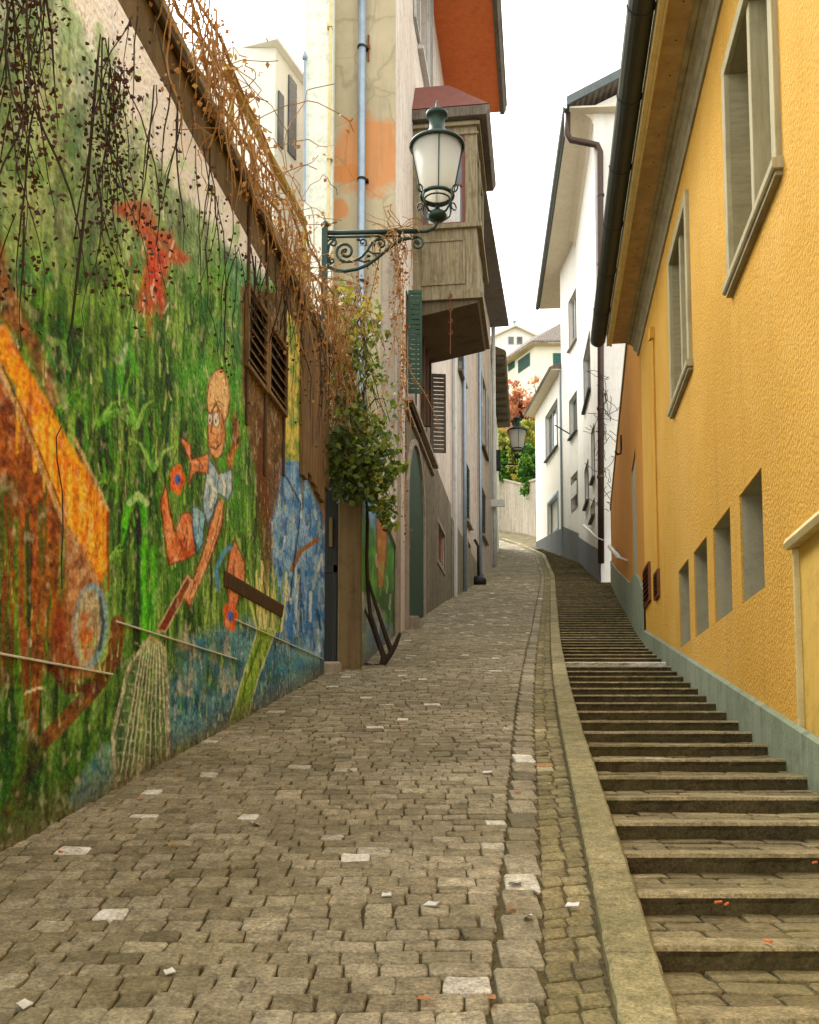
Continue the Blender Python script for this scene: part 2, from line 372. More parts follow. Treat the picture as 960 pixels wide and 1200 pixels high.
# ------------------------------------------------------------------ ground, lane, kerb, stairs
def struct(o, label, cat):
    o['label']=label; o['category']=cat; o['kind']='structure'; return o
def build_ground():
    g=MB(); xs=[-160,-80,-40,-20,-12,-8]+[None]*0+[12,16,24,40,80,160]; ys=[-40,-10]+list(np.arange(-4,100,4))+[110,130,170,230,299]
    xs=[-160,-80,-40,-20,-10,-5,0,5,10,16,24,40,80,160]
    for y in ys:
        for x in xs: g.v.append((x,y,H(y)-.3+ (0 if abs(x)<40 else 0)))
    n=len(xs)
    for j in range(len(ys)-1):
        for i in range(n-1): g.f.append((j*n+i,j*n+i+1,(j+1)*n+i+1,(j+1)*n+i)); g.c.append(.3)
    o=obj('ground',g,M['mortar']); struct(o,'bare hillside ground the alley and houses stand on','ground')
    p=MB(); ys=list(np.arange(-3,96,.5))
    for y in ys:
        a=leftX(y)-.35; b=kerbX(y)+.1 if y<66 else rightX(y)+.4
        for k in range(9): p.v.append((a+(b-a)*k/8,y,H(y)-.022))
    for j in range(len(ys)-1):
        for i in range(8): p.f.append((j*9+i,j*9+i+1,(j+1)*9+i+1,(j+1)*9+i)); p.c.append(.5)
    return p
LANE_BED=build_ground()
def stone(mb, x0,x1,y0,y1, zf, tint, gap=.012, jit=.012, inset=.016, lift=.0, shear=0, crown=.009):
    cx=(x0+x1)/2; cy=(y0+y1)/2; hx=(x1-x0-gap)/2; hy=(y1-y0-gap)/2; c=.16+random.random()*.12
    base=[(-1,-1+c),(-1+c*.6,-1),(0,-1),(1-c*.6,-1),(1,-1+c),(1,0),(1,1-c),(1-c*.6,1),(0,1),(-1+c*.6,1),(-1,1-c),(-1,0)]
    n=len(base); q=[random.uniform(-jit,jit) for _ in range(8)]
    pts=[]
    for u,v in base:   # corner offsets are blended so the outline stays a wonky quadrilateral
        w=((1-u)*(1-v),(1+u)*(1-v),(1+u)*(1+v),(1-u)*(1+v))
        ox=sum(w[k]*q[k] for k in range(4))/4; oy=sum(w[k]*q[k+4] for k in range(4))/4
        pts.append((u*hx+ox+random.uniform(-1,1)*jit*.35, v*hy+oy+random.uniform(-1,1)*jit*.35))
    dz=random.gauss(0,.0025)+lift; tx=random.gauss(0,.016); ty=random.gauss(0,.016); vs=[]
    for f,dd in ((0,-.04),(.35,-.005),(1,0)):
        for (u,v) in pts:
            l=math.hypot(u,v)+1e-6; k=max(.2,1-inset*1.2*f/l); x=u*k; y=v*k
            yy=cy+y+shear*x; vs.append((cx+x,yy,zf(yy)+dd+dz+x*tx+y*ty+(random.uniform(-.002,.002) if f==1 else 0)))
    vs.append((cx,cy,zf(cy)+dz+crown*random.uniform(.1,.6)))
    fs=[(2*n+k,2*n+(k+1)%n,3*n) for k in range(n)]
    for b in (0,n):
        for k in range(n): fs.append((b+k,b+(k+1)%n,b+n+(k+1)%n,b+n+k))
    mb.add(vs,fs,tint)
def lane():
    root=link('lane',None); struct(root,'cobbled lane climbing between the mural wall and the kerb','lane')
    obj('lane_bed',LANE_BED,M['mortar'],root)
    m=MB(); q=MB()
    y=1.9; row=0
    def t():
        r=random.random()
        return random.uniform(.94,1) if r<.012 else random.uniform(.85,.94) if r<.05 else max(0,min(.84,random.gauss(.48,.17)))
    while y<77:
        d=.136*random.uniform(.85,1.12) if y<34 else .26
        xa=leftX(y)+.02; xb=kerbX(y)-.44
        if y<20: xa=max(xa,-.47*y-.6)
        x=xa+random.uniform(-.1,0); ph=random.uniform(0,6)
        while x<xb-.05:
            w=random.uniform(.115,.2)*(1 if y<34 else 1.4)
            if x+w>xb-.07: w=xb-x
            wob=.025*math.sin(x*1.7+row*.35)+.02*math.sin(x*.6+row*.1)
            stone(m,x,x+w,y+wob,y+d+wob,H,t(),gap=.002,jit=.008,inset=.007)
            x+=w
        # the single lengthwise course and the slanted gutter course beside the kerb
        y+=d; row+=1
    y=1.9
    while y<70:
        d=random.uniform(.26,.36); k0=kerbX(y+d/2)
        stone(m,k0-.43,k0-.255,y,y+d,H,min(.98,t()+.03),gap=.004,jit=.006,inset=.008); y+=d
    y=1.9
    while y<70:
        d=random.uniform(.11,.17); k0=kerbX(y+d/2); f=random.uniform(.4,.6)
        zf=lambda yy:H(yy)-.012
        stone(q,k0-.25,k0-.25+.25*f,y,y+d,zf,max(0,min(1,random.gauss(.5,.2))),gap=.005,jit=.007,inset=.01,shear=.35)
        stone(q,k0-.25+.25*f,k0-.005,y+.04,y+d+.04,zf,max(0,min(1,random.gauss(.5,.2))),gap=.005,jit=.007,inset=.01,shear=.35); y+=d
    obj('cobbles',m,M['cobble'],root); obj('gutter_cobbles',q,M['cobblem'],root)
lane()
def kerb():
    m=MB(); y=1.5
    while y<78:
        L=random.uniform(.9,1.5) if y<66 else .8; n=max(2,int(L/.1)); tint=random.random()
        rows=[]
        for i in range(n+1):
            yy=y+.004+(L-.008)*i/n; x=kerbX(yy); nn=mnoise.noise(Vector((x*2,yy*9,0)))*.008
            sl=(kerbX(yy+.2)-kerbX(yy-.2))/.4; w=.2*math.sqrt(1+sl*sl)
            z=H(yy)+.045+nn*.5
            rows.append([(x+nn,yy,z-.16),(x+nn,yy,z-.012),(x+.012+nn,yy,z),(x+w-.014,yy,z+nn),(x+w+nn,yy,z-.015),(x+w+nn,yy,z-.3)])
        vs=[p for r in rows for p in r]; fs=[(i*6+k,i*6+k+1,(i+1)*6+k+1,(i+1)*6+k) for i in range(n) for k in range(5)]
        fs+= [tuple(range(6)),tuple(range(n*6+5,n*6-1,-1))]
        m.add(vs,[f[::-1] for f in fs],tint); y+=L
    o=obj('kerb',m,M['kerb']); struct(o,'long granite kerb between cobbled lane and stairs','kerb')
kerb()
STEPY=[]
def stairs():
    root=link('stairs',None); struct(root,'worn stone stairs climbing beside the yellow house','stairs')
    tr=MB(); y=4.276-.655*4; n=-4
    while y<66: STEPY.append(y); y+=.655*(1 if y<30 else 1.0)
    for i,yn in enumerate(STEPY[:-1]):
        z=H(yn)+.01; y2=STEPY[i+1]; z2=H(y2)+.01; rise=z2-z; ris=max(.085,rise-.022)
        landing=(i==STEPY.index(min(STEPY,key=lambda v:abs(v-16.2))))
        xa=kerbX(yn)+.19; xb=rightX(yn)+.12; L=xb-xa
        m=MB(); segs=max(6,int(L/.09)); tint=random.random() if not landing else 1
        cuts=[xa+L*random.uniform(.35,.65)] if L>1.2 else []
        rows=[]
        for k in range(segs+1):
            x=xa+L*k/segs; a=mnoise.noise(Vector((x*3.1,yn*5,1.3)))*.022; b=mnoise.noise(Vector((x*6.3,yn*5,7.3)))*.008; c=mnoise.noise(Vector((x*9,yn*5,3.3)))*.02
            rows.append([(x,yn+.02+c,z-ris-.08),(x,yn+.012+c,z-ris*.5+b),(x,yn+a*.6,z-.022),(x,yn+.014+a*.7,z-.004+b),(x,yn+.05,z+b*.5),(x,yn+.155+b,z+.003+b*.5),(x,yn+.16+b,z-.05)])
        w=7; vs=[p for r in rows for p in r]; fs=[(k*w+j,(k+1)*w+j,(k+1)*w+j+1,k*w+j+1) for k in range(segs) for j in range(w-1)]
        m.add(vs,fs,tint)
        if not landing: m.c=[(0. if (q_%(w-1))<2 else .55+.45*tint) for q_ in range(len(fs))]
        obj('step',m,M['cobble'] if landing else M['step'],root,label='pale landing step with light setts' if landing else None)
        # paving on the tread
        ya=yn+.155; yb=y2+.02; za=z+.004; zb=z2-ris+.004
        zf=lambda yy,za=za,zb=zb,ya=ya,yb=yb: za-.008+(zb-za)*(yy-ya)/(yb-ya)
        rows_n=3 if yn<34 else 2
        for r in range(rows_n):
            r0=ya+(yb-ya)*r/rows_n; r1=ya+(yb-ya)*(r+1)/rows_n; x=xa-random.uniform(0,.1)
            while x<xb-.02:
                wd=random.uniform(.16,.42) if yn<34 else .5
                if landing: wd=random.uniform(.08,.13)
                x1=min(x+wd,xb+.02); t=random.uniform(.95,1) if random.random()<.012 else min(.9,max(0,random.gauss(.4,.2)))
                if landing: t=1.
                stone(tr,x,x1,r0,r1,zf,t,gap=.009,jit=.005,inset=.009,crown=.005); x=x1
        # bed below
        tr.add([(xa-.02,ya,zf(ya)-.016),(xb,ya,zf(ya)-.016),(xb,yb+.02,zf(yb)-.016),(xa-.02,yb+.02,zf(yb)-.016)],[(0,1,2,3)],0)
    obj('tread_paving',tr,M['tread'],root)
    up=MB(); y=66
    while y<90:
        x=kerbX(y)+.25 if y<80 else leftX(y)
        while x<rightX(y): stone(up,x,x+.5,y,y+.4,lambda yy:H(yy)-.01,max(0,random.gauss(.2,.15)),gap=.03); x+=.5
        y+=.4
    obj('upper_paving',up,M['tread'],root)
stairs()

# ------------------------------------------------------------------ mural wall
WM=Wall(ext(LEFT[0],LEFT[1],2.6),(LEFT[1].x,LEFT[1].y),+1)
def proj(X,Y,Z):
    D=Y*CP+(Z-EYE)*SP; return 480+FPX*X/D, PY0-FPX*(-Y*SP+(Z-EYE)*CP)/D
def vnoise(x,y,seed=0):
    xi=np.floor(x).astype(np.int64); yi=np.floor(y).astype(np.int64); fx=x-xi; fy=y-yi; fx=fx*fx*(3-2*fx); fy=fy*fy*(3-2*fy)
    def h(a,b):
        n=(a*374761393+b*668265263+seed*1442695041)&0xffffffff; n=((n^(n>>13))*1274126177)&0xffffffff; return ((n^(n>>16))&0xffff)/65535.
    return (h(xi,yi)*(1-fx)+h(xi+1,yi)*fx)*(1-fy)+(h(xi,yi+1)*(1-fx)+h(xi+1,yi+1)*fx)*fy
def fbm(x,y,seed=0,o=4):
    s=0;a=.5;t=0
    for i in range(o): s=s+a*vnoise(x*2**i,y*2**i,seed+i); t+=a; a*=.55
    return s/t
def hexc(h): return np.array(lin(h)[:3])
class Paint:
    def __init__(s,px,py): s.x=px; s.y=py; s.c=np.zeros((len(px),3)); s.wx=px+ (fbm(px/9,py/9,5,2)-.5)*5; s.wy=py+(fbm(px/9,py/9,9,2)-.5)*5
    def put(s,m,col):
        col=hexc(col) if isinstance(col,str) else col
        s.c=s.c*(1-m[:,None])+col*m[:,None]
    def poly(s,pts,col,soft=1.5,a=1.,tex=None,outline=None,ow=1.6,col2=None):
        P=np.array(pts,float); x0,y0=P.min(0)-6; x1,y1=P.max(0)+6
        idx=np.where((s.x>x0)&(s.x<x1)&(s.y>y0)&(s.y<y1))[0]
        if len(idx)==0: return
        x=s.wx[idx]*.35+s.x[idx]*.65; y=s.wy[idx]*.35+s.y[idx]*.65
        ins=np.zeros(len(idx),bool); d=np.full(len(idx),1e9); n=len(P)
        for i in range(n):
            ax,ay=P[i]; bx,by=P[(i+1)%n]
            c=((ay>y)!=(by>y)); 
            with np.errstate(divide='ignore',invalid='ignore'): xx=(bx-ax)*(y-ay)/(by-ay)+ax
            ins^=(c&(x<xx))
            t=np.clip(((x-ax)*(bx-ax)+(y-ay)*(by-ay))/((bx-ax)**2+(by-ay)**2+1e-9),0,1)
            d=np.minimum(d,np.hypot(x-ax-t*(bx-ax),y-ay-t*(by-ay)))
        sd=np.where(ins,-d,d); m=np.clip(.5-sd/(2*soft),0,1)*a
        c=hexc(col)[None,:].repeat(len(idx),0)
        if col2 is not None:
            f=fbm(s.x[idx]/7,s.y[idx]/12,3,3)[:,None]; f=np.clip((f-.35)*3,0,1); c=c*(1-f)+hexc(col2)*f
        s.c[idx]=s.c[idx]*(1-m[:,None])+c*m[:,None]
        if outline:
            m=np.clip(1-np.abs(sd)/ow,0,1)*.85; s.c[idx]=s.c[idx]*(1-m[:,None])+hexc(outline)*m[:,None]
    def stroke(s,pts,w,col,a=1.,col2=None,taper=False):
        P=np.array(pts,float); W=(max(w) if isinstance(w,(list,tuple)) else w); x0,y0=P.min(0)-W-3; x1,y1=P.max(0)+W+3
        idx=np.where((s.x>x0)&(s.x<x1)&(s.y>y0)&(s.y<y1))[0]
        if len(idx)==0: return
        x=s.wx[idx]*.3+s.x[idx]*.7; y=s.wy[idx]*.3+s.y[idx]*.7; d=np.full(len(idx),1e9); n=len(P)-1
        for i in range(n):
            ax,ay=P[i]; bx,by=P[i+1]; t=np.clip(((x-ax)*(bx-ax)+(y-ay)*(by-ay))/((bx-ax)**2+(by-ay)**2+1e-9),0,1)
            ww=W*(1-.85*(i+t)/n) if taper else W
            d=np.minimum(d,np.hypot(x-ax-t*(bx-ax),y-ay-t*(by-ay))-ww/2)
        m=np.clip(.5-d/1.4,0,1)*a; c=hexc(col)[None,:].repeat(len(idx),0)
        if col2 is not None:
            f=np.clip((fbm(s.x[idx]/5,s.y[idx]/8,13,3)[:,None]-.4)*4,0,1); c=c*(1-f)+hexc(col2)*f
        s.c[idx]=s.c[idx]*(1-m[:,None])+c*m[:,None]
def O(pts,sc_,ox,oy): return [(ox+x/sc_,oy+y/sc_) for x,y in pts]
def ell(cx,cy,rx,ry,n=20,rot=0):
    return [(cx+rx*math.cos(a)*math.cos(rot)-ry*math.sin(a)*math.sin(rot),cy+rx*math.cos(a)*math.sin(rot)+ry*math.sin(a)*math.cos(rot)) for a in [2*math.pi*i/n for i in range(n)]]
def paint_mural(px,py,u,z,hg):
    P=Paint(px,py); rr=random.Random(3); x,y=px,py
    n1=fbm(u*2.2,z*1.4,1,5); n2=fbm(u*9,z*2.2,2,4); n3=fbm(u*14,z*12,4,3)
    base=hexc('#3c5c2c')[None,:]*(1-n1[:,None])+hexc('#5f8a3e')[None,:]*n1[:,None]
    dk=np.clip((n2-.5)*7,0,1)[:,None]; base=base*(1-dk*.8)+hexc('#1d2c14')*dk*.8
    lt=np.clip((.42-n2)*7,0,1)[:,None]; base=base*(1-lt*.75)+hexc('#8fb25a')*lt*.75
    P.c=base
    # darker jungle shadow painted in the middle band, pale misty green at the top
    band=np.clip(1-np.abs(y-520)/180,0,1)*np.clip((210-x)/60,0,1)*np.clip((n1-.3)*3,0,1)
    P.put(band*.55,'#1e2a14')
    mist=np.clip((330-y)/220,0,1)*np.clip(.6+n1*.6,0,1); P.put(np.clip(mist,0,.9),'#b4c4ac')
    stre=np.clip((fbm(u*16,z*1.2,31,4)-.52)*6,0,1)*np.clip((330-y)/200,0,1); P.put(stre*.55,'#5c7444')
    stre=np.clip((fbm(u*11,z*.9,41,4)-.55)*6,0,1)*np.clip((300-y)/200,0,1); P.put(stre*.5,'#7a6a52')
    # trees at upper left
    for _ in range(150):
        a=rr.uniform(-60,230); b=rr.uniform(0,330); P.poly(ell(a,b,rr.uniform(4,16),rr.uniform(8,30),9),rr.choice(['#5f8a48','#7a9c62','#4c7440','#8fae7e','#3f6a3c','#6c8f40']),5,.5)
    for _ in range(120):
        a=rr.uniform(-40,280); b=rr.uniform(300,470); P.poly(ell(a,b,rr.uniform(3,12),rr.uniform(6,24),9),rr.choice(['#3f7a30','#5a9838','#2b5a2e','#7fae3c','#24421c','#6fa048','#2f6f4c']),4,.55)
    # white painted sky
    P.poly([(84,-20),(90,15),(100,46),(126,76),(142,112),(158,140),(177,170),(192,190),(207,215),(236,244),(258,268),(275,300),(300,325),(330,330),(420,420),(420,-20)],'#ffffff',9,1.)
    for _ in range(34):
        t=rr.random(); a=92+t*190+rr.uniform(-14,14); b=10+t*280+rr.uniform(-20,20); P.poly(ell(a,b,rr.uniform(4,11),rr.uniform(7,20),9),rr.choice(['#8fae7e','#6c9450','#9db892','#5d7f48']),4,.6)
    P.poly([(262,290),(300,310),(336,345),(336,470),(282,470),(270,330)],'#5f9a6a',8,.8,col2='#3f7a4c')
    # red plant / figure in the distance
    P.poly([(135,240),(158,234),(176,236),(184,262),(186,272),(200,272),(208,290),(224,303),(214,312),(198,308),(193,330),(194,352),(190,372),(184,356),(178,372),(176,398),(172,372),(160,362),(166,330),(176,302),(170,282),(152,262),(134,248)],'#a8442c',4,.92,col2='#8a5a3c')
    P.poly(ell(180,315,9,30),'#b8321f',6,.7)
    for _ in range(25):
        a=rr.uniform(150,205); b=rr.uniform(240,390); P.stroke([(a,b),(a+rr.uniform(-6,6),b+rr.uniform(6,20))],2,rr.choice(['#d8d4c4','#6a2c1e','#c46a4c']),.6)
    # long blades and palm leaves
    for _ in range(240):
        a=rr.uniform(70,290); b=rr.uniform(420,700); L=rr.uniform(30,90); k=rr.uniform(-14,14)
        P.stroke([(a,b),(a+k*.3,b-L*.5),(a+k,b-L)],rr.uniform(1.5,5),rr.choice(['#2f6a1e','#3f8a22','#58a02c','#1c3412','#24501c','#7ab43c','#142410','#2b5a34']),rr.uniform(.4,.85),taper=True)
    for cx,cy in [(72,452),(112,470),(118,640),(160,470),(180,520),(95,560)]:
        for k in range(9):
            an=-math.pi/2+rr.uniform(-1.1,1.1); L=rr.uniform(30,62)
            P.stroke([(cx,cy+30),(cx+math.cos(an)*L*.5,cy+30+math.sin(an)*L*.6),(cx+math.cos(an)*L,cy+30+math.sin(an)*L*.75)],rr.uniform(3,7),rr.choice(['#4f9a2a','#6fae4a','#35702a','#8abf62']),.7,taper=True)
    P.stroke([(40,455),(50,445),(62,446),(72,458),(76,475)],9,'#6f9a5a',.8); P.stroke([(48,450),(62,400),(74,402),(78,430)],7,'#6fa05a',.6)
    P.stroke([(140,460),(142,430),(150,405),(160,440)],8,'#4c9a34',.8); P.stroke([(142,425),(149,404)],5,'#9cb8a0',.7)
    # bright clearing behind the runner
    P.poly([(205,430),(240,420),(280,430),(284,620),(250,560),(222,470)],'#4f9a34',12,.8,col2='#3c7a2a')
    P.poly([(185,570),(215,550),(240,640),(200,720),(170,700)],'#2f6a1e',10,.5)
    # bending bright green plant
    P.stroke([(148,640),(146,610),(152,588),(160,580),(168,590),(170,620),(168,670),(172,735)],8,'#4fae24',.95,col2='#3a8a1e'); P.stroke([(152,590),(162,579),(172,590)],7,'#9cc487',.8)
    P.stroke([(148,640),(160,600),(163,660),(160,760)],9,'#1a2410',.8)
    for k in range(10): P.stroke([(164+k*2,640),(166+k*2,770)],2.5,rr.choice(['#58b82a','#2f7a1c','#3c9a24']),.7)
    # tent-like ochre canvas
    P.poly([(-30,230),(0,272),(14,330),(40,392),(62,440),(72,470),(60,480),(30,400),(-30,350)],'#8a5a34',5,.95,col2='#4c3a2a')
    P.poly([(-80,250),(-2,420),(20,470),(52,560),(73,612),(68,700),(88,760),(40,800),(-80,820)],'#985a2e',4,1,col2='#6a3a1c')
    P.poly([(-80,600),(18,560),(10,700),(40,800),(-80,860)],'#203414',9,.75,col2='#3a5a20')
    for k in range(16):
        a=rr.uniform(-20,62); P.stroke([(a,rr.uniform(560,700)),(a+rr.uniform(-6,6),rr.uniform(700,860))],rr.uniform(2,6),rr.choice(['#1c2a12','#7a3a16','#355a22','#0f180c','#4a7a2c']),.7)
    P.poly([(-10,385),(6,380),(25,418),(54,468),(83,522),(108,560),(127,597),(126,640),(125,668),(117,688),(104,662),(75,612),(52,560),(20,455),(-2,420),(-20,400)],'#e09a22',2.5,1,col2='#c87414')
    for k in range(26):
        a=rr.uniform(20,118); b=430+(a-20)*1.5; P.stroke([(a,b+rr.uniform(10,40)),(a+rr.uniform(-2,3),b+rr.uniform(60,110))],rr.uniform(2,6),rr.choice(['#eeb43c','#b85f10','#f2c04c','#c87a18']),.5)
    P.stroke([(-2,428),(20,478),(52,556),(74,612)],5,'#b09468',1); P.stroke([(3,430),(26,480),(57,556),(78,610)],2,'#4a2c14',.9)
    P.stroke([(88,515),(108,556),(127,598)],4,'#b8a078',.9); P.stroke([(126,600),(127,690)],3,'#7a3a14',.9)
    P.poly([(76,610),(92,632),(110,668),(122,690),(124,730),(112,790),(84,800),(74,760),(76,680)],'#a9825c',3,1,col2='#8a5a3a')
    P.poly([(75,690),(84,740),(90,790),(70,800),(60,740)],'#7a3a1c',6,.8)
    P.poly(ell(106,733,20,50,24,.06),'#6f94a8',2,1); P.poly(ell(103,735,15,45,24,.06),'#8f8468',2,1,col2='#a8a088')
    P.stroke([(117,700),(121,730),(117,762)],4,'#2c2418',.8); P.poly(ell(101,745,11,30,20,.05),'#b5602a',4,.85,col2='#8f8468')
    # roots and limbs lower left
    P.stroke([(60,640),(52,690),(46,760),(38,860),(30,880)],11,'#6e4424',1,col2='#8f6030')
    P.stroke([(138,730),(134,770),(112,806),(84,836),(52,868),(36,892),(20,930),(12,950)],17,'#5c3c22',1,col2='#7a5430'); P.stroke([(60,780),(80,806),(100,806)],12,'#5a2c14',.9)
    P.poly([(-60,820),(20,840),(60,880),(40,960),(0,1010),(-80,1040)],'#1f3014',9,.8,col2='#2f5a1e')
    P.poly([(60,890),(110,850),(150,850),(140,930),(60,975),(10,1000),(40,930)],'#24421a',8,.8,col2='#3c6424')
    P.poly([(78,940),(100,900),(122,872),(134,870),(134,930),(92,955)],'#3c7080',4,.9,col2='#5f8a78')
    P.stroke([(30,812),(40,808),(50,806)],2.5,'#d8d0b8',.9)
    # water, blue ground at lower right
    P.poly([(196,800),(230,745),(290,725),(385,735),(385,800),(200,880)],'#33607a',8,.95,col2='#5a8a98')
    P.poly([(312,560),(330,535),(350,540),(372,570),(382,600),(382,780),(330,760),(318,640)],'#3f74b0',3,1,col2='#7fa4c8')
    for k in range(120):
        a=rr.uniform(314,384); b=rr.uniform(560,760); P.stroke([(a,b),(a+rr.uniform(-4,4),b+rr.uniform(8,34))],rr.uniform(1.2,3.5),rr.choice(['#c4d0d4','#2f62a8','#24407a','#8fb0cc','#9aa898','#1c3050']),.7)
    for k in range(60):
        a=rr.uniform(200,380); b=rr.uniform(745,860); P.poly(ell(a,b,rr.uniform(5,14),rr.uniform(3,10),9),rr.choice(['#3c7a98','#24485a','#6a9aa4','#2f5a4c','#4a7a94']),3,.5)
    for k in range(26):
        a=rr.uniform(200,290); b=rr.uniform(740,800); P.poly([(a-4,b+16),(a,b-14),(a+5,b+14)],rr.choice(['#8f9484','#4a6a3c','#a8a090']),2,.6)
    P.stroke([(342,668),(352,646),(372,632)],5,'#8a5a2c',1)
    P.stroke([(336,560),(352,590),(350,620),(340,700)],2,'#22324a',.9)
    # reeds and the corn stalk
    for k in range(26):
        a=rr.uniform(300,330); P.stroke([(a,740),(a+rr.uniform(-14,14),rr.uniform(650,690))],2.4,rr.choice(['#a8b45a','#5f8a34','#d0cc8a','#3c6424']),.85)
    P.poly([(303,735),(324,738),(304,790),(288,850),(268,850),(286,790)],'#6f9434',2,1,outline='#c4c89a',col2='#8fae4a'); P.stroke([(306,750),(288,800),(278,850)],2,'#3c5c20',.8)
    # butterfly net
    net=[(176,745),(193,760),(196,800),(198,893),(172,905),(136,925),(132,862),(150,785)]
    P.poly(net,'#4c6450',2,.55); 
    for k in range(9):
        P.stroke([(140+k*7,915-k*3),(168+k*2.6,752)],1.5,'#c4c4ae',.75)
    for k in range(9):
        P.stroke([(134+k*3,880-k*16),(196,892-k*14)],1.3,'#b4b49c',.6)
    P.stroke(net+[net[0]],4,'#8f8f7c',.8,col2='#c4c0ae')
    for _ in range(900):
        a=rr.uniform(-40,330); b=rr.uniform(330,860)
        if a<130 and 400+a*1.5<b<640+a: continue
        L=rr.uniform(6,30); P.stroke([(a,b),(a+rr.uniform(-3,3),b-L)],rr.uniform(.8,2.6),rr.choice(['#0f1a0c','#16240f','#8fc24c','#5fae2c','#203a16','#b4cc7c','#2f7a24','#dfe4c4' if rr.random()<.3 else '#3f8a2c']),rr.uniform(.35,.8),taper=True)
    # running man
    S=(3.2,100,400)
    skin,skin2,ol='#c98a52','#b87650','#34180e'
    P.poly(O([(545,780),(560,740),(600,830),(598,900),(575,960),(560,1030),(540,1010),(528,880)],*S),skin2,2,1,outline=ol,col2='#c87c54')
    P.stroke(O([(500,930),(490,860),(520,790),(545,770)],*S),5,'#4c8ab0',1)
    P.poly(O([(555,260),(575,300),(580,380),(560,420),(545,520),(530,440),(550,380)],*S),'#b0743c',2,1,col2='#5a3a1c')
    P.poly(O([(300,535),(312,600),(335,715),(360,650),(385,640),(410,660),(412,800),(370,822),(312,840),(298,740),(282,610)],*S),'#a84e2a',2,1,outline=ol,col2='#d48a5c')
    P.poly(O([(400,620),(425,625),(452,650),(440,760),(418,800),(405,720)],*S),'#5a94c0',2,1,outline=ol,col2='#7fb0cc')
    P.poly(O([(500,588),(520,620),(512,700),(480,790),(440,880),(392,998),(366,960),(374,880),(405,890),(440,790),(478,660)],*S),skin2,2,1,outline=ol,col2='#d09468')
    P.poly(O([(385,878),(400,905),(345,1010),(300,1090),(268,1085),(320,990)],*S),'#6a3418',2,1,outline='#c4b090',col2='#8a4a20')
    P.poly(O([(455,430),(485,470),(500,500),(548,478),(552,560),(535,600),(500,570),(488,620),(462,692),(442,640),(440,590),(452,520)],*S),'#a8c0d0',2,1,outline=ol,col2='#7fa0bc')
    P.poly(O([(462,420),(450,425),(402,440),(396,390),(362,360),(358,375),(382,425),(396,450),(384,550),(404,500),(420,490),(462,495)],*S),skin2,1.5,1,outline=ol,col2='#cc8460')
    P.poly(O(ell(500,215,42,112,24,.03),*S),'#cfa070',1.5,1,outline=ol,col2='#c08a58')
    P.poly(O(ell(492,350,34,90,24),*S),'#c48a5a',1.5,1,outline=ol,col2='#d0a078'); P.poly(O(ell(500,190,34,76,24,.03),*S),'#d8b080',4,.9)
    P.poly(O(ell(492,295,13,28,16),*S),'#e8e4d8',1,1,outline=ol,ow=1.2); P.poly(O(ell(468,290,9,24,16),*S),'#e0d8c8',1,1,outline=ol,ow=1.2)
    P.poly(O(ell(489,300,4,8,10),*S),'#2c1a10',.8,1); P.poly(O(ell(467,296,3,7,10),*S),'#2c1a10',.8,1)
    P.stroke(O([(452,255),(470,275),(482,245),(492,235),(505,265)],*S),1.8,'#4a2412',1)
    P.stroke(O([(478,300),(470,340),(484,350)],*S),1.6,'#6a3418',1); P.stroke(O([(468,395),(490,405),(508,385)],*S),1.8,'#5a2412',1); P.stroke(O([(480,430),(492,470),(500,500)],*S),1.6,'#6a3018',1)
    # painted light and muscle lines on the runner
    for pts_,w_,c_ in (([(512,600),(500,680),(470,780),(435,880),(400,960)],9,'#dca47c'),([(300,570),(312,650),(330,740)],6,'#d88a58'),([(385,670),(392,720),(388,780)],8,'#dc9468'),([(560,800),(572,860),(562,950)],8,'#d8936c'),([(395,450),(430,455),(455,450)],6,'#dc9c70'),([(470,520),(480,560),(470,620)],8,'#d4e0e6'),([(510,500),(525,540),(520,575)],6,'#dce4e8'),([(415,660),(428,700),(420,750)],6,'#9cc4dc'),([(520,130),(530,200),(522,280)],7,'#e4c49c'),([(480,180),(476,220)],6,'#e0bc90')):
        P.stroke(O(pts_,*S),w_/3.2*1.3,c_,.75)
    for pts_ in ([(505,640),(490,720),(455,830)],[(345,730),(365,770),(350,810)],[(380,700),(370,760)],[(470,540),(462,600)],[(500,510),(495,560)],[(430,640),(425,720)],[(470,240),(500,225),(520,240)],[(478,380),(500,378)],[(560,820),(556,900)],[(410,900),(395,950)],[(420,440),(440,470)]):
        P.stroke(O(pts_,*S),1.3,'#4a2414',.8)
    for fx,fy in ((208,562),(270,722)):
        for k in range(5):
            an=k*1.256; P.poly(ell(fx+math.cos(an)*5,fy+math.sin(an)*11,4.2,8,12),'#c4582a',1,1,col2='#d8783c')
        P.poly(ell(fx,fy,3.2,6,12),'#3c62b8',1,1)
    # boards and louvre surround, painted over only in part
    P.poly([(282,335),(334,345),(334,470),(330,560),(322,600),(312,620),(300,560),(284,470)],'#6f5236',2.5,.95,col2='#4f3a24')
    P.poly([(333,360),(353,375),(353,540),(333,540)],'#6f8a3c',2,.95,col2='#c4b45a')
    P.poly([(298,470),(312,500),(320,640),(312,700),(302,600)],'#5c3a20',3,.8)
    P.poly([(352,360),(388,395),(388,690),(378,600),(352,545)],'#8a6c48',2,.97,col2='#5c452c')
    for k in range(22):
        a=rr.uniform(353,387); P.stroke([(a,rr.uniform(370,420)),(a,rr.uniform(480,590))],1.2,rr.choice(['#4a3822','#a8885c','#3a2c1c']),.6)
    # dirt splashed along the foot, hairline wear everywhere
    hgt=z-hg; P.put(np.clip(1-hgt/.28,0,1)*.8,'#5c5444'); P.put(np.clip((n3-.62)*6,0,1)*.28,'#c8c4b0'); P.put(np.clip((fbm(u*22,z*18,77,3)-.6)*7,0,1)*.45,'#141a10')
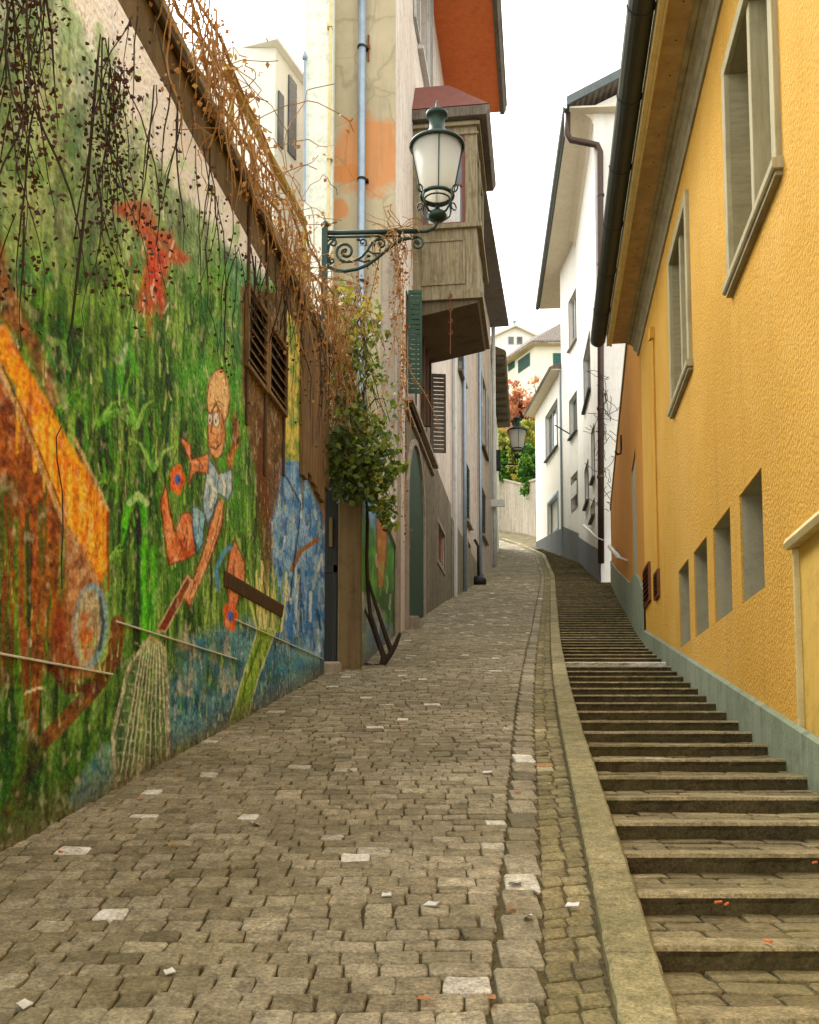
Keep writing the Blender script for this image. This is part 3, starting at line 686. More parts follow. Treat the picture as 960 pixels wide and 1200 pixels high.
    dr=np.clip((fbm(u*18,z*1.5,57,4)-.6)*7,0,1); P.put(dr*.35,'#20200f')
    hi=np.clip(P.c,0,1); hi=hi*1.3+(hi-.10)*.28; return np.clip(hi,.004,.93)
def color_mat(name,bump=.008,scale=34):
    t=NT(name); a=t.node('ShaderNodeVertexColor'); a.layer_name='paint'
    n=t.noise(scale,4,.65); v=t.voro(scale*1.1,'SMOOTH_F1')
    c=t.mix(.42,a.outputs[0],t.ramp(n,[(.3,(.15,.15,.15,1)),(.7,(.9,.9,.9,1))]),'OVERLAY')
    w=t.voro(scale*2.2,'F1'); c=t.mix(t.math('MULTIPLY',t.ramp(w,[(.10,1.),(.24,0.)]),.3),c,lin('#c8c4b0'))
    t.bump([(t.math('ADD',n,v),bump,1.)]); return t.out(c,.8,.3)
M['mural']=color_mat('mural_paint')
def paint_sheet(name, W, s0,s1,z0f,z1f, step, painter, parent, mat, d=0):
    nu=int((s1-s0)/step)+1; zs0=z0f; nz=int((z1f-z0f)/step)+1
    U=np.linspace(s0,s1,nu); Z=np.linspace(z0f,z1f,nz); uu,zz=np.meshgrid(U,Z)
    X=W.a.x+W.t.x*uu+W.n.x*d; Y=W.a.y+W.t.y*uu+W.n.y*d; g=Hn(Y)-.12
    keep=zz>=g-step*1.0
    idx=np.full(uu.shape,-1); idx[keep]=np.arange(keep.sum())
    a=idx[:-1,:-1];b=idx[:-1,1:];c=idx[1:,1:];e=idx[1:,:-1]; ok=(a>=0)&(b>=0)&(c>=0)&(e>=0)
    F=np.stack([a[ok],b[ok],c[ok],e[ok]],1)
    V=np.stack([X[keep],Y[keep],zz[keep]],1); off=wloc(parent); px,py=proj(V[:,0],V[:,1],V[:,2])
    col=painter(px,py,uu[keep],zz[keep],Hn(V[:,1]))
    me=bpy.data.meshes.new(name); me.vertices.add(len(V)); me.vertices.foreach_set('co',(V-np.array(off)).astype(np.float32).ravel())
    me.loops.add(F.size); me.loops.foreach_set('vertex_index',F.ravel().astype(np.int32)); me.polygons.add(len(F)); me.polygons.foreach_set('loop_start',np.arange(0,F.size,4,dtype=np.int32)); me.polygons.foreach_set('loop_total',np.full(len(F),4,np.int32))
    me.update(calc_edges=True); at_=me.color_attributes.new('paint','FLOAT_COLOR','POINT'); at_.data.foreach_set('color',np.concatenate([col,np.ones((len(col),1))],1).astype(np.float32).ravel())
    me.materials.append(mat); return link(name,me,parent)
mw=thing('mural_wall','tall roughcast wall painted with a jungle mural and a running man','wall',WM.pt(WM.L/2,H(8.5),-.2))
ZC=WM.hit(385,410)[1]              # underside of the coping
def coping_line(px): return None
# the coping is level in the photo: take it from both ends
zc0=WM.hit(155,0)[1]; zc1=WM.hit(384,408)[1]
zcop=lambda u:zc0+(zc1-zc0)*(u-WM.hit(155,0)[0])/(WM.L-WM.hit(155,0)[0])
Ztop=max(zcop(0),zcop(WM.L))
paint_sheet('wall_face',WM,0,WM.L,.3,min(zcop(0),zcop(WM.L)) ,.014,paint_mural,mw,M['mural'])
b=MB(); b.wbox(WM,0,WM.L,-.5,Ztop+.02,-.45,-.004); obj('wall_core',b,M['pillar'],mw)
b=MB(); b.wprism(WM,-.2,WM.L+.05,[(-.5,Ztop+.0),(.07,Ztop-.03),(.08,Ztop+.03),(.05,Ztop+.06),(-.12,Ztop+.15),(-.5,Ztop+.15)]); obj('coping',b,M['coping'],mw,bevel=.01)
b=MB(); b.wbox(WM,-.2,WM.L+.02,Ztop-.11,Ztop-.035,.003,.06); obj('beam',b,M['beam'],mw,bevel=.012)
for (pxa,pxb,tp,bt) in (((288),(309),(298,352),(298,440)),((313),(332),(322,395),(322,470))):
    s0,s1,z0,z1=WM.rect(pxa,pxb,tp,bt); f=MB()
    for a_,b_,c_,d_ in ((s0-.06,s0,z0-.05,z1+.05),(s1,s1+.06,z0-.05,z1+.05),(s0,s1,z0-.05,z0),(s0,s1,z1,z1+.05)): f.wbox(WM,a_,b_,c_,d_,.003,.05)
    g=obj('louvre_grille',f,M['boards'],mw,bevel=.005); q=MB(); q.wbox(WM,s0,s1,z0,z1,.003,.006); obj('louvre_shade_sheet',q,M['ironk'],g)  # black sheet stands in for the shade behind the louvres
    l=MB(); n=int((z1-z0)/.11)
    for i in range(n): zz=z0+(z1-z0)*(i+.5)/n; l.wprism(WM,s0,s1,[(.012,zz+.035),(.045,zz-.02),(.05,zz-.01),(.018,zz+.045)])
    obj('louvres',l,M['boards'],g)
s0,s1,_,_=WM.rect(289,331,(300,460),(300,640)); zb=WM.hit(352,560)[1]
b=MB()
for k,pxx in enumerate((289,311,333)): 
    u=WM.hit(pxx,400)[0]; b.wbox(WM,u-.03,u+.03,WM.hit(pxx,[500,560,560][k])[1],Ztop-.17,.003,.025)
obj('batten',b,M['brownw'],mw,bevel=.006)
b=MB(); u0=WM.hit(352,400)[0]; n=6
for k in range(n):
    a=u0+(WM.L-u0)*k/n; e=u0+(WM.L-u0)*(k+1)/n-.012; b.wbox(WM,a,e,WM.hit(365,565+random.uniform(-12,12))[1],Ztop-.17,.003,.05+random.uniform(0,.01))
obj('weathered_boards',b,M['boards'],mw,bevel=.005)
for (x0,y0,x1,y1) in ((-40,760,130,790),(135,731,276,771),(274,728,378,771)):
    a=WM.hit(x0,y0); c=WM.hit(x1,y1); b=MB(); b.wbox(WM,a[0],c[0],(a[1]+c[1])/2-.006,(a[1]+c[1])/2+.008,.003,.02); obj('ledge',b,M['ledge'],mw,bevel=.004)
b=MB(); a=WM.hit(262,674); c=WM.hit(330,708); zt=(WM.hit(262,672)[1]+WM.hit(330,708)[1])/2; b.wprism(WM,a[0],c[0],[(.003,zt-.14),(.012,zt-.14),(.03,zt-.02),(.03,zt+.005),(.003,zt+.005)]); obj('wooden_flap',b,M['brownw'],mw,bevel=.006)
# rail behind the coping
b=MB(); p=[WM.pt(WM.hit(x,y,-.62)[0],Ztop+.72,-.62) for x,y in ((272,95),(300,160),(330,215),(357,262))]
pp=[at(x,y,Y) for x,y,Y in ((266,78,12.2),(272,95,12.4),(283,118,12.7),(304,160,13.2),(333,215,13.9),(357,262,14.6))]
b.tube(pp,.055,8); b.tube([pp[1],(pp[1].x,pp[1].y,Ztop+.1)],.035,6); b.tube([pp[-1],(pp[-1].x,pp[-1].y,Ztop+.1)],.035,6)
tag(obj('roof_rail',b,M['yrail']),'mossy yellow rail slanting down behind the mural wall coping','rail')
# ------------------------------------------------------------------ gate, pillar, short mural wall
P0=Vector((LEFT[1].x,LEFT[1].y,0)); 
gY=15.0
def gx(px,Y): return at(px,700,Y).x
pl=thing('gate_pillar','plain brown rendered pillar between the dark gate and the short painted wall','pillar',(gx(408,gY),gY+.2,H(gY)))
b=MB(); zt=at(410,575,gY).z
x0,x1=gx(396,gY),gx(423,gY); b.box(x0,x1,gY,gY+.5,H(gY)-.3,zt); obj('shaft',b,M['pillar'],pl,bevel=.02)
b=MB(); b.box(x0-.05,x1+.05,gY-.05,gY+.55,zt,zt+.1); obj('cap',b,M['coping'],pl,bevel=.015)
gt=thing('iron_gate','dark slatted gate in the gap at the end of the mural wall','gate',(gx(386,gY+.1),gY+.1,H(gY)))
gx0,gx1=P0.x-.25,x0-.02; gb=H(gY)+.05; gtz=at(386,545,gY).z
b=MB(); 
for a,c,e,f in ((gx0,gx1,gb,gb+.08),(gx0,gx1,gtz-.08,gtz),(gx0,gx1,at(386,665,gY).z-.06,at(386,665,gY).z+.06)): b.box(a,c,gY+.1,gY+.16,e,f)
b.box(gx0,gx0+.06,gY+.1,gY+.16,gb,gtz); b.box(gx1-.06,gx1,gY+.1,gY+.16,gb,gtz); obj('gate_frame',b,M['gateb'],gt,bevel=.005)
b=MB(); n=9
for i in range(n): a=gx0+(gx1-gx0)*(i+.1)/n; b.box(a,a+(gx1-gx0)/n*.7,gY+.11,gY+.15,gb,gtz)
obj('gate_bars',b,M['gateb'],gt)
b=MB(); b.box(gx1-.12,gx1-.07,gY+.06,gY+.1,at(386,640,gY).z,at(386,605,gY).z); obj('letter_plate',b,M['pillar'],gt,bevel=.005)
b=MB(); b.box(P0.x-.55,gx1+.1,gY-.35,gY+.6,H(gY)-.25,H(gY)+.09); o=obj('gate_step',b,M['stone'],bevel=.04); tag(o,'worn stone doorstep slab below the dark gate','step')
b=MB(); b.box(P0.x-1.4,x0+.1,gY+1.6,gY+1.8,H(gY)-.3,gtz+.6); b.box(P0.x-1.5,P0.x-1.3,gY+.5,gY+1.8,H(gY)-.3,gtz+.6); tag(obj('yard_wall',b,M['gateb']),'yard wall coloured near-black as shade, seen through the gate bars','wall')  # the yard's shade is put into the wall's near-black colour
b=MB(); b.box(P0.x-.5,x0+.25,gY+.02,gY+.5,gtz,gtz+.35); tag(obj('gate_lintel',b,M['brownw'],bevel=.02),'dark timber lintel under the leaves above the gate','lintel')
# short painted wall
A2=(x1,gY+.35); B2=(HP1[0]-.02,HP1[1]-.15); WS=Wall(A2,B2,+1)
sw=thing('short_painted_wall','low arched wall painted with a blue sky and brown tree beside the leafy vine','wall',WS.pt(WS.L/2,H(18)))
def paint_small(px,py,u,z,hg):
    P=Paint(px,py); n=fbm(u*4,z*3,21,4); rr=random.Random(5)
    P.c=hexc('#3c5a2c')[None,:]*(1-n[:,None])+hexc('#5f8a4a')[None,:]*n[:,None]
    P.poly([(425,560),(470,560),(470,640),(425,640)],'#4f8ac4',4,1,col2='#7fb0dc')
    P.poly([(424,600),(440,620),(470,640),(470,760),(424,760)],'#4f9a2a',5,.95,col2='#3c7a24')
    P.poly([(441,605),(455,600),(453,650),(449,690),(443,690)],'#a8682c',1.5,1,outline='#5a3416',col2='#c48a4a')
    P.poly([(440,690),(470,690),(470,760),(440,760)],'#24481a',4,.8)
    P.poly([(418,690),(432,700),(450,720),(470,770),(418,800)],'#6a7f8c',4,.9,col2='#9aa08f'); P.poly([(432,730),(450,732),(462,770),(436,775)],'#3f6a9a',4,.8)
    for k in range(60):
        a=rr.uniform(424,465); b_=rr.uniform(620,780); P.stroke([(a,b_),(a+rr.uniform(-2,2),b_+rr.uniform(8,26))],rr.uniform(1,2.5),rr.choice(['#d0d0c0','#2f5a1e','#6fae3c','#2c3a44','#8fa0a8']),.5)
    P.put(np.clip(1-(z-hg)/.3,0,1)*.6,'#5c5444'); return np.clip(P.c,0,1)
zt2=at(445,592,18).z
paint_sheet('wall_face',WS,0,WS.L,2.3,zt2,.02,paint_small,sw,M['mural'])
b=MB(); b.wbox(WS,0,WS.L,1.5,zt2,-.3,-.004); obj('wall_core',b,M['pillar'],sw)
b=MB(); n=14
for i in range(n):   # swept-up coping towards the house
    f0,f1=i/n,(i+1)/n; z=lambda f: zt2+.05+.55*(2*abs(f-.5))**2.2
    vs=[WS.pt(WS.L*f,zz,d) for f in (f0,f1) for zz,d in ((zt2-.02,-.33),(zt2-.02,.05),(z(f),.05),(z(f),-.33))]
    b.add(vs,[(0,1,5,4),(1,2,6,5),(2,3,7,6),(3,0,4,7),(0,3,2,1),(4,5,6,7)])
obj('coping',b,M['coping'],sw)

# ------------------------------------------------------------------ big lantern on its bracket
def lantern(root, c, k):                # c = centre of the hub, k = size (1 = big one)
    X,Y,Z=c; G_=lambda r:r*k
    b=MB(); b.lathe((X,Y,Z),[(G_(.02),-.02*k),(G_(.12),.0),(G_(.15),.05*k),(G_(.12),.1*k),(G_(.05),.13*k),(G_(.03),.2*k)],16); obj('hub',b,M['iron'],root,smooth=True)
    b=MB()
    for i in range(4):
        a=math.pi/4+i*math.pi/2; pts=[]
        for r,z in ((.1,.06),(.18,.07),(.26,.14),(.30,.24),(.27,.36)): pts.append((X+math.cos(a)*r*k,Y+math.sin(a)*r*k,Z+z*k))
        b.tube(pts,.016*k,6)
        cc=(X+math.cos(a)*.36*k,Y+math.sin(a)*.36*k,Z+.34*k); b.tube([(cc[0]+math.cos(a)*.055*k*math.cos(t),cc[1]+math.sin(a)*.055*k*math.cos(t),cc[2]+.055*k*math.sin(t)) for t in np.linspace(0,6.28,12)],.012*k,5)
    b.ring((X,Y,Z+.36*k),.235*k,.028*k); b.ring((X,Y,Z+.30*k),.19*k,.012*k)
    obj('cradle',b,M['iron'],root,smooth=True)
    b=MB(); b.lathe((X,Y,Z+.36*k),[(.222*k,0),(.37*k,.76*k),(.362*k,.76*k),(.214*k,0.004)],32,False); obj('glass_bowl',b,M['lampglass'],root,smooth=True)
    b=MB()
    for i in range(4):
        a=i*math.pi/2+.05-math.pi/2; b.tube([(X+math.cos(a)*.236*k,Y+math.sin(a)*.236*k,Z+.36*k),(X+math.cos(a)*.385*k,Y+math.sin(a)*.385*k,Z+1.12*k)],.010*k,6)
    obj('glass_rib',b,M['iron'],root)
    b=MB(); b.ring((X,Y,Z+1.13*k),.39*k,.03*k,36)
    b.lathe((X,Y,Z+1.13*k),[(.40*k,0),(.36*k,.05*k),(.2*k,.15*k),(.14*k,.24*k),(.115*k,.28*k),(.115*k,.44*k),(.15*k,.46*k),(.168*k,.48*k),(.165*k,.52*k),(.10*k,.57*k),(.03*k,.6*k),(.012*k,.7*k),(.002*k,.74*k)],28)
    obj('lamp_hood',b,M['iron'],root,smooth=True)
LY_=14.55; q=lambda x,y:at(x,y,LY_)
hub=q(512.5,257)
lm=thing('street_lamp','large green iron lantern on a scrolled bracket above the mural wall end','street lamp',q(380,300))
lantern(lm,(hub.x,hub.y,hub.z),1.0)
b=MB(); p=q(380.5,322); t_=q(380.5,266); b.box(p.x-.045,p.x+.045,LY_-.04,LY_+.04,WM.hit(384,408)[1]-.1,t_.z); b.lathe((p.x,LY_,t_.z),[(.05,0),(.07,.03),(.05,.07),(.01,.11)],10); obj('bracket_post',b,M['iron'],lm,bevel=.008)
b=MB(); b.tube([q(380,273),q(490,271)],.035,8); b.tube([q(380,278),q(470,276.5)],.018,6)
b.tube([q(480,271),q(500,271),q(509,267),q(512,262),q(512.5,256)],.026,8); obj('bracket_arm',b,M['iron'],lm,smooth=True)
def spiral(cx,cy,r0,turns,a0,dirn=1,n=30):
    return [q(cx+r0*(1-t*.85)*math.cos(a0+dirn*turns*6.283*t),cy+r0*(1-t*.85)*math.sin(a0+dirn*turns*6.283*t)) for t in np.linspace(0,1,n)]
b=MB()
b.tube([q(382,306),q(386,313),(q(394,317)),q(404,318),q(418,315.5),q(430,311),q(441,303),q(452,294),q(461,286),q(470,281),q(480,279),q(489,278)],.026,7)
b.tube(spiral(489,285.5,7.8,1.4,-math.pi/2,1),.016,6); b.tube(spiral(405,295,12,1.6,math.pi*.5,1),.022,6)
b.tube([q(405,307),q(415,306),q(424,301),q(431,293),q(436,284),q(446,279)],.02,6)
b.tube(spiral(446,286,7.5,1.3,math.pi*.9,1),.017,6); b.tube(spiral(425,284,5,1.1,math.pi*.3,-1),.014,6); b.tube(spiral(390,285,6,1.1,math.pi*1.1,1),.015,6); b.tube(spiral(389,305,5,1.1,math.pi*1.5,-1),.015,6)
b.tube([q(393,279),q(386,287),q(384,298),q(388,310)],.018,6); b.tube([q(430,293),q(437,297),q(445,297)],.014,6); b.tube([q(420,305),q(427,307),q(434,305)],.014,6); b.tube(spiral(463,281,3.5,1,0,1),.012,6)
for c in ((404,295),(446,286),(489,285),(420,281),(432,300)): v=q(*c); b.lathe((v.x,v.y,v.z-.02),[(.01,0),(.035,.02),(.01,.04)],8)
obj('scrollwork',b,M['iron'],lm,smooth=True)

# ------------------------------------------------------------------ left houses
def window(parent, W, r, mf='trim', depth=.25, sill=True, glass='glass', mull=1, frame=.07, shutters=None, sh='greyw', name='window', proud=.03, label=None, bars=0):
    s0,s1,z0,z1=r; f=MB(); w=frame
    for a,b_,c,d in ((s0-w,s0,z0-w,z1+w),(s1,s1+w,z0-w,z1+w),(s0,s1,z1,z1+w),(s0,s1,z0-w,z0)): f.wbox(W,a,b_,c,d,-.01,proud)
    o=obj(name,f,M[mf],parent,bevel=.006,label=label)
    g=MB(); g.wbox(W,s0,s1,z0,z1,-depth+.01,-depth+.03); obj('pane',g,M[glass],o)
    g=MB(); ww=.05
    for i in range(mull+1):
        a=s0+(s1-s0)*i/(mull+1); c=s0+(s1-s0)*(i+1)/(mull+1)
        for p in ((a,a+ww,z0,z1),(c-ww,c,z0,z1),(a,c,z0,z0+ww),(a,c,z1-ww,z1)): g.wbox(W,p[0],p[1],p[2],p[3],-depth+.03,-depth+.07)
    obj('sash',g,M['whitew' if mf!='blue' else 'blue'],o)
    if sill:
        g=MB(); g.wbox(W,s0-w-.06,s1+w+.06,z0-w-.1,z0-w-.003,-.01,.16); obj('sill',g,M[mf],o,bevel=.008)
    if shutters:
        for side in shutters:
            L=(s1-s0)/2 if side!='C' else (s1-s0)
            spans={'L':[(s0-L-w,s0-w)],'R':[(s1+w,s1+w+L)],'C':[(s0,(s0+s1)/2-.01),((s0+s1)/2+.01,s1)]}[side]
            for a,c in spans:
                d0=.035 if side!='C' else -.06; d1=d0+.05; g=MB()
                for p in ((a,a+.06,z0,z1),(c-.06,c,z0,z1),(a+.06,c-.06,z0,z0+.08),(a+.06,c-.06,z1-.08,z1),(a+.06,c-.06,(z0+z1)/2-.03,(z0+z1)/2+.03)): g.wbox(W,p[0],p[1],p[2],p[3],d0,d1)
                n=int((z1-z0)/.14)
                for k in range(n): zz=z0+(z1-z0)*(k+.5)/n; g.wprism(W,a+.05,c-.05,[(d0+.004,zz+.04),(d1-.006,zz-.035),(d1,zz-.02),(d0+.01,zz+.055)])
                obj('shutter',g,M[sh],o)
    return o
W1=Wall(HP1,HP2,+1); 
h1=thing('old_corner_house','old beige and pink plastered house with a wooden bay window over the alley','house',(HP1[0]-2,28,H(28)))
eave_z=at(590,126,34.5).z
FX=at(391,150,HP1[1]).x
WF=Wall((FX-.02,HP1[1]),(HP1[0],HP1[1]),+1)      # gable end facing down the alley
_c=[]
for (x_,y_,sx_,sz_) in ((432,180,.9,.75),(400,203,1.2,3.2),(398,245,3,3)): v_=(WF.on(x_,y_)-h1.location)*UNIT; _c.append((v_.x,v_.z,sx_/UNIT*1.25,sz_/UNIT*1.25))
M['beige']=beige_m(_c)
b=MB(); facade(b,WF,0,WF.L,2,eave_z+1); obj('end_wall',b,M['beige'],h1)
b=MB(); b.wbox(WF,WF.L-.0,WF.L+.0,0,0,0,0) if False else None
holes=[]
win=[]
def H1(pxa,pxb,tp,bt,**k): r=W1.rect(pxa,pxb,tp,bt); win.append((r,k)); holes.append(r+(k.get('depth',.25),)); return r
H1(476,487,(476,345),(476,470),mf='brownw',shutters=None,glass='dglass')       # beside green shutter
H1(499,504,(502,425),(502,530),mf='greyw',glass='dglass')
H1(490,500,(490,-150),(498,98),mf='whitew',shutters='LR',sh='whitew')
H1(515,524,(519,-60),(524,62),mf='whitew',shutters='LR',sh='whitew')
H1(538,547,(543,0),(548,108),mf='whitew',shutters='R',sh='whitew')
niche=W1.rect(512,520,(516,620),(516,662)); holes.append(niche+(.2,))
door=W1.rect(475.5,495,(485,590),(485,735)); holes.append((door[0],door[1],H(24)+.2,door[3]-.35,.22))
b=MB(); zl=W1.hit(505,530)[1]
facade(b,W1,0,W1.L,zl,eave_z,[h for h in holes if h[2]>zl-.01 or h[3]>zl],.25) if False else None
facade(b,W1,0,W1.L,2,eave_z,holes,.25); 
b.box(FX,W1.a.x-.3,W1.a.y+.3,35,3,eave_z); poly_prism(b,[(HP2[0]-.0,HP2[1]-.001),(FX,HP2[1]-.001),(FX,HP2[1]+.02),(HP2[0],HP2[1]+.02)],3,eave_z)
obj('wall',b,M['pinkp'],h1)
# damp grey render on the ground floor, set just proud of the plaster
b=MB(); zg=W1.hit(505,532)[1]; gh=[h for h in holes if h[2]<zg]
facade(b,W1,W1.L*.12,W1.L,3,zg-.0,[(max(h[0]-.01,W1.L*.12),h[1]+.01,h[2]-.01,min(h[3]+.01,zg),.0) for h in gh],.0,d=.02,back=False); obj('ground_floor_render',b,M['greyp'],h1)
b=MB(); b.wbox(W1,-.12,.42,2,zg+2.5,.0,.07); b.wbox(WF,WF.L-.3,WF.L+.07,2,zg+2.5,0.0,.07); obj('corner_stones',b,M['stone'],h1,bevel=.02)
for r,k in win: window(h1,W1,r,**k)
# arched green door
b=MB(); d0,d1=door[0],door[1]; zb=H(24)+.2; zt_=door[3]-.35; cx=(d0+d1)/2; R=(d1-d0)/2
for a,c in ((d0-.14,d0),(d1,d1+.14)): b.wbox(W1,a,c,zb-.6,zt_,.0,.09)
n=12
for i in range(n):
    a0=math.pi*i/n; a1=math.pi*(i+1)/n; v=[]
    for dd in (.0,.09):
        for (rr_,aa) in ((R,a0),(R+.14,a0),(R+.14,a1),(R,a1)): v.append(W1.pt(cx+rr_*math.cos(aa),zt_+rr_*1.1*math.sin(aa),dd))
    b.add(v,[(0,1,2,3),(4,7,6,5),(0,4,5,1),(1,5,6,2),(2,6,7,3),(3,7,4,0)])
dr=obj('door_surround',b,M['stone'],h1,bevel=.01)
b=MB(); v=[W1.pt(cx+(R)*math.cos(math.pi*i/n),zt_+R*1.1*math.sin(math.pi*i/n),.03) for i in range(n+1)]+[W1.pt(d0,zb,.03),W1.pt(d1,zb,.03)]; b.add(v,[tuple(range(len(v)))])
obj('door_leaf',b,M['greens'],dr)
b=MB(); b.wbox(W1,d0,d1,zb-.6,zb,.0,.3); obj('door_step',b,M['stone'],dr,bevel=.03)
f=MB(); r=niche
for a,b_,c,d in ((r[0]-.14,r[0],r[2]-.14,r[3]+.14),(r[1],r[1]+.14,r[2]-.14,r[3]+.14),(r[0],r[1],r[3],r[3]+.14),(r[0],r[1],r[2]-.14,r[2])): f.wbox(W1,a,b_,c,d,.02,.05)
nw=obj('cellar_window',f,M['stone'],h1,bevel=.01); g=MB(); g.wbox(W1,r[0],r[1],r[2],r[3],-.12,-.1)
for i in range(4): s=r[0]+(r[1]-r[0])*(i+.5)/4; g.wbox(W1,s-.015,s+.015,r[2],r[3],-.04,-.01)
obj('grating',g,M['rust'],nw)
# green open shutter near the corner, timber boards and louvred shutter
def rshut(name,rr,mat,d=.05,parent=h1,th=.05,slats=True):
    s0,s1,z0,z1=rr; g=MB(); w=.06
    for p in ((s0,s0+w,z0,z1),(s1-w,s1,z0,z1),(s0+w,s1-w,z0,z0+w),(s0+w,s1-w,z1-w,z1),(s0+w,s1-w,(z0+z1)/2-.04,(z0+z1)/2+.04)): g.wbox(W1 if parent is h1 else W2,p[0],p[1],p[2],p[3],d,d+th)
    n=int((z1-z0)/.13)
    for k in range(n): zz=z0+(z1-z0)*(k+.5)/n; g.wprism(W1 if parent is h1 else W2,s0+w-.01,s1-w+.01,[(d+.004,zz+.045),(d+th-.006,zz-.035),(d+th,zz-.02),(d+.01,zz+.06)])
    return obj(name,g,M[mat],parent)
def fold(name,W,u,z0,z1,w,mat,parent,ang=70):   # a shutter standing open, seen nearly face on
    g=MB(); a=math.radians(ang); t=W.t*math.cos(a)+W.n*math.sin(a); nn=Vector((t.y,-t.x,0)); p0=W.pt(u,0,.04)
    def B(a0,a1,c0,c1,d0,d1): g.hexa([tuple(p0+t*x+nn*y+Vector((0,0,z))) for z in (c0,c1) for x,y in ((a0,d0),(a1,d0),(a1,d1),(a0,d1))])
    for p in ((0,.06,z0,z1),(w-.06,w,z0,z1),(.06,w-.06,z0,z0+.08),(.06,w-.06,z1-.08,z1),(.06,w-.06,(z0+z1)/2-.04,(z0+z1)/2+.04)): B(*p,-.02,.02)
    n=int((z1-z0)/.12)
    for k in range(n): zz=z0+(z1-z0)*(k+.5)/n; B(.05,w-.05,zz-.05,zz+.045,-.008+.0,.012)
    return obj(name,g,M[mat],parent)
zz0=W1.hit(480,470)[1]; zz1=W1.hit(480,352)[1]
fold('open_shutter',W1,W1.hit(476.5,450)[0],zz0,zz1,.33,'greens',h1,80)
fold('louvred_shutter',W1,W1.hit(504,450)[0],W1.hit(504,530)[1],W1.hit(504,438)[1],.42,'greyw',h1,75)
b=MB()
for px_ in (492,496,500): u=W1.hit(px_,450)[0]; b.wbox(W1,u-.05,u+.05,W1.hit(px_,500)[1],W1.hit(px_,380)[1],.02,.14)
obj('timber_post',b,M['brownw'],h1,bevel=.01)
b=MB(); a=W1.hit(474,470)[0]; c=W1.hit(506,530)[0]; z=W1.hit(490,505)[1]; b.wbox(W1,a,c,z-.1,z,.02,.2); b.wbox(W1,a,c,z-.32,z-.25,.02,.1); obj('string_course',b,M['stone'],h1,bevel=.01)
b=MB(); b.tube([WF.pt(WF.hit(425,0)[0],z,.14) for z in (eave_z+1,10,3.4)],.085,12); obj('drainpipe',b,M['zinc'],h1,smooth=True)
for pyy in (55,210,330): b=MB(); v=WF.on(424,pyy,.14); b.lathe((v.x,v.y,v.z-.03),[(.1,0),(.1,.05)],12); b.box(v.x-.02,v.x+.15,v.y,v.y+.14,v.z-.02,v.z+.02); obj('pipe_clamp',b,M['ironk'],h1)
b=MB(); v=WF.on(432,56,.03); b.box(v.x-.02,v.x+.02,v.y-.02,v.y,v.z-.32,v.z+.3); b.box(v.x-.08,v.x+.04,v.y-.03,v.y,v.z-.03,v.z+.05); obj('wall_tie',b,M['rust'],h1)
# eave and orange soffit
b=MB(); so=1.85
b.wbox(W1,-.4,W1.L-.0,eave_z,eave_z+.06,-.2,so); obj('soffit',b,M['orsoff'],h1)
b=MB(); b.wprism(W1,-.5,W1.L+.1,[(so-.02,eave_z-.04),(so+.12,eave_z-.04),(so+.2,eave_z+.12),(so+.2,eave_z+.2),(so-.02,eave_z+.2)]); obj('eave_board',b,M['greyw'],h1)
b=MB(); b.wprism(W1,-.5,W1.L+.05,[(so+.22,eave_z+.2),(so+.24,eave_z+.3),(-1.6,eave_z+2.4),(-1.6,eave_z+2.1)]); obj('roof',b,M['tile'],h1)
# bay window
u0=W1.hit(484,400)[0]; Y0=W1.pt(u0,0).y; u1=u0+3.1; dd=1.62
zb=at(520,350,Y0).z; ztp=at(520,128,Y0-.2).z
f=MB(); zs=at(520,268,Y0).z; zh=at(520,163,Y0).z
# posts and rails frame
for (d0,d1) in ((.0,.26),(dd-.3,dd)): f.wbox(W1,u0,u0+.14,zb,ztp,d0,d1)
f.wbox(W1,u0,u0+.14,zh,ztp,.26,dd-.3); f.wbox(W1,u0,u0+.14,zb,zs,.26,dd-.3)
for a in (u0+.14,(u0+u1)/2-.1,u1-.2): f.wbox(W1,a,a+.2,zb,ztp,dd-.14,dd-.003)
f.wbox(W1,u0+.14,u1,zb,zs,dd-.12,dd-.02); f.wbox(W1,u0+.14,u1,zh,ztp,dd-.12,dd-.02); f.wbox(W1,u1-.12,u1,zb,ztp,0,dd-.14)
bay=obj('bay_window',f,M['oriel'],h1,bevel=.012)
g=MB(); e=.03
for (a,c,z0,z1) in ((.22,.28,zb+.35,zs-.35),(dd-.36,dd-.30,zb+.35,zs-.35)): g.wbox(W1,u0-e,u0,z0,z1,a,c)
for z in (zb+.3,zs-.4): g.wbox(W1,u0-e,u0,z,z+.06,.22,dd-.3)
g.wbox(W1,u0-.1,u0+.05,zs-.09,zs+.03,-.02,dd+.12); g.wbox(W1,u0+.05,u1+.05,zs-.09,zs+.03,dd,dd+.12)
g.wbox(W1,u0-.05,u0,zh,zh+.06,.0,dd+.05); g.wbox(W1,u0-.09,u0,ztp-.45,ztp-.36,.0,dd+.09); g.wbox(W1,u0,u1,ztp-.45,ztp-.36,dd,dd+.09)
obj('panel_moulding',g,M['oriel'],bay,bevel=.008)
g=MB(); g.wbox(W1,u0+.03,u0+.06,zs+.03,zh,.26,dd-.3)
g.wbox(W1,u0+.14,u1-.2,zs,zh,dd-.1,dd-.07); obj('glazing',g,M['glass'],bay)
g=MB(); 
for a,c,z0,z1 in ((.26,.33,zs+.03,zh),(dd-.37,dd-.3,zs+.03,zh),(.33,dd-.37,zs+.03,zs+.1),(.33,dd-.37,zh-.08,zh),(.33,dd-.37,(zs+zh)/2-.15,(zs+zh)/2-.1)): g.wbox(W1,u0-.01,u0+.05,z0,z1,a,c)
obj('window_frame',g,M['redwood'],bay)
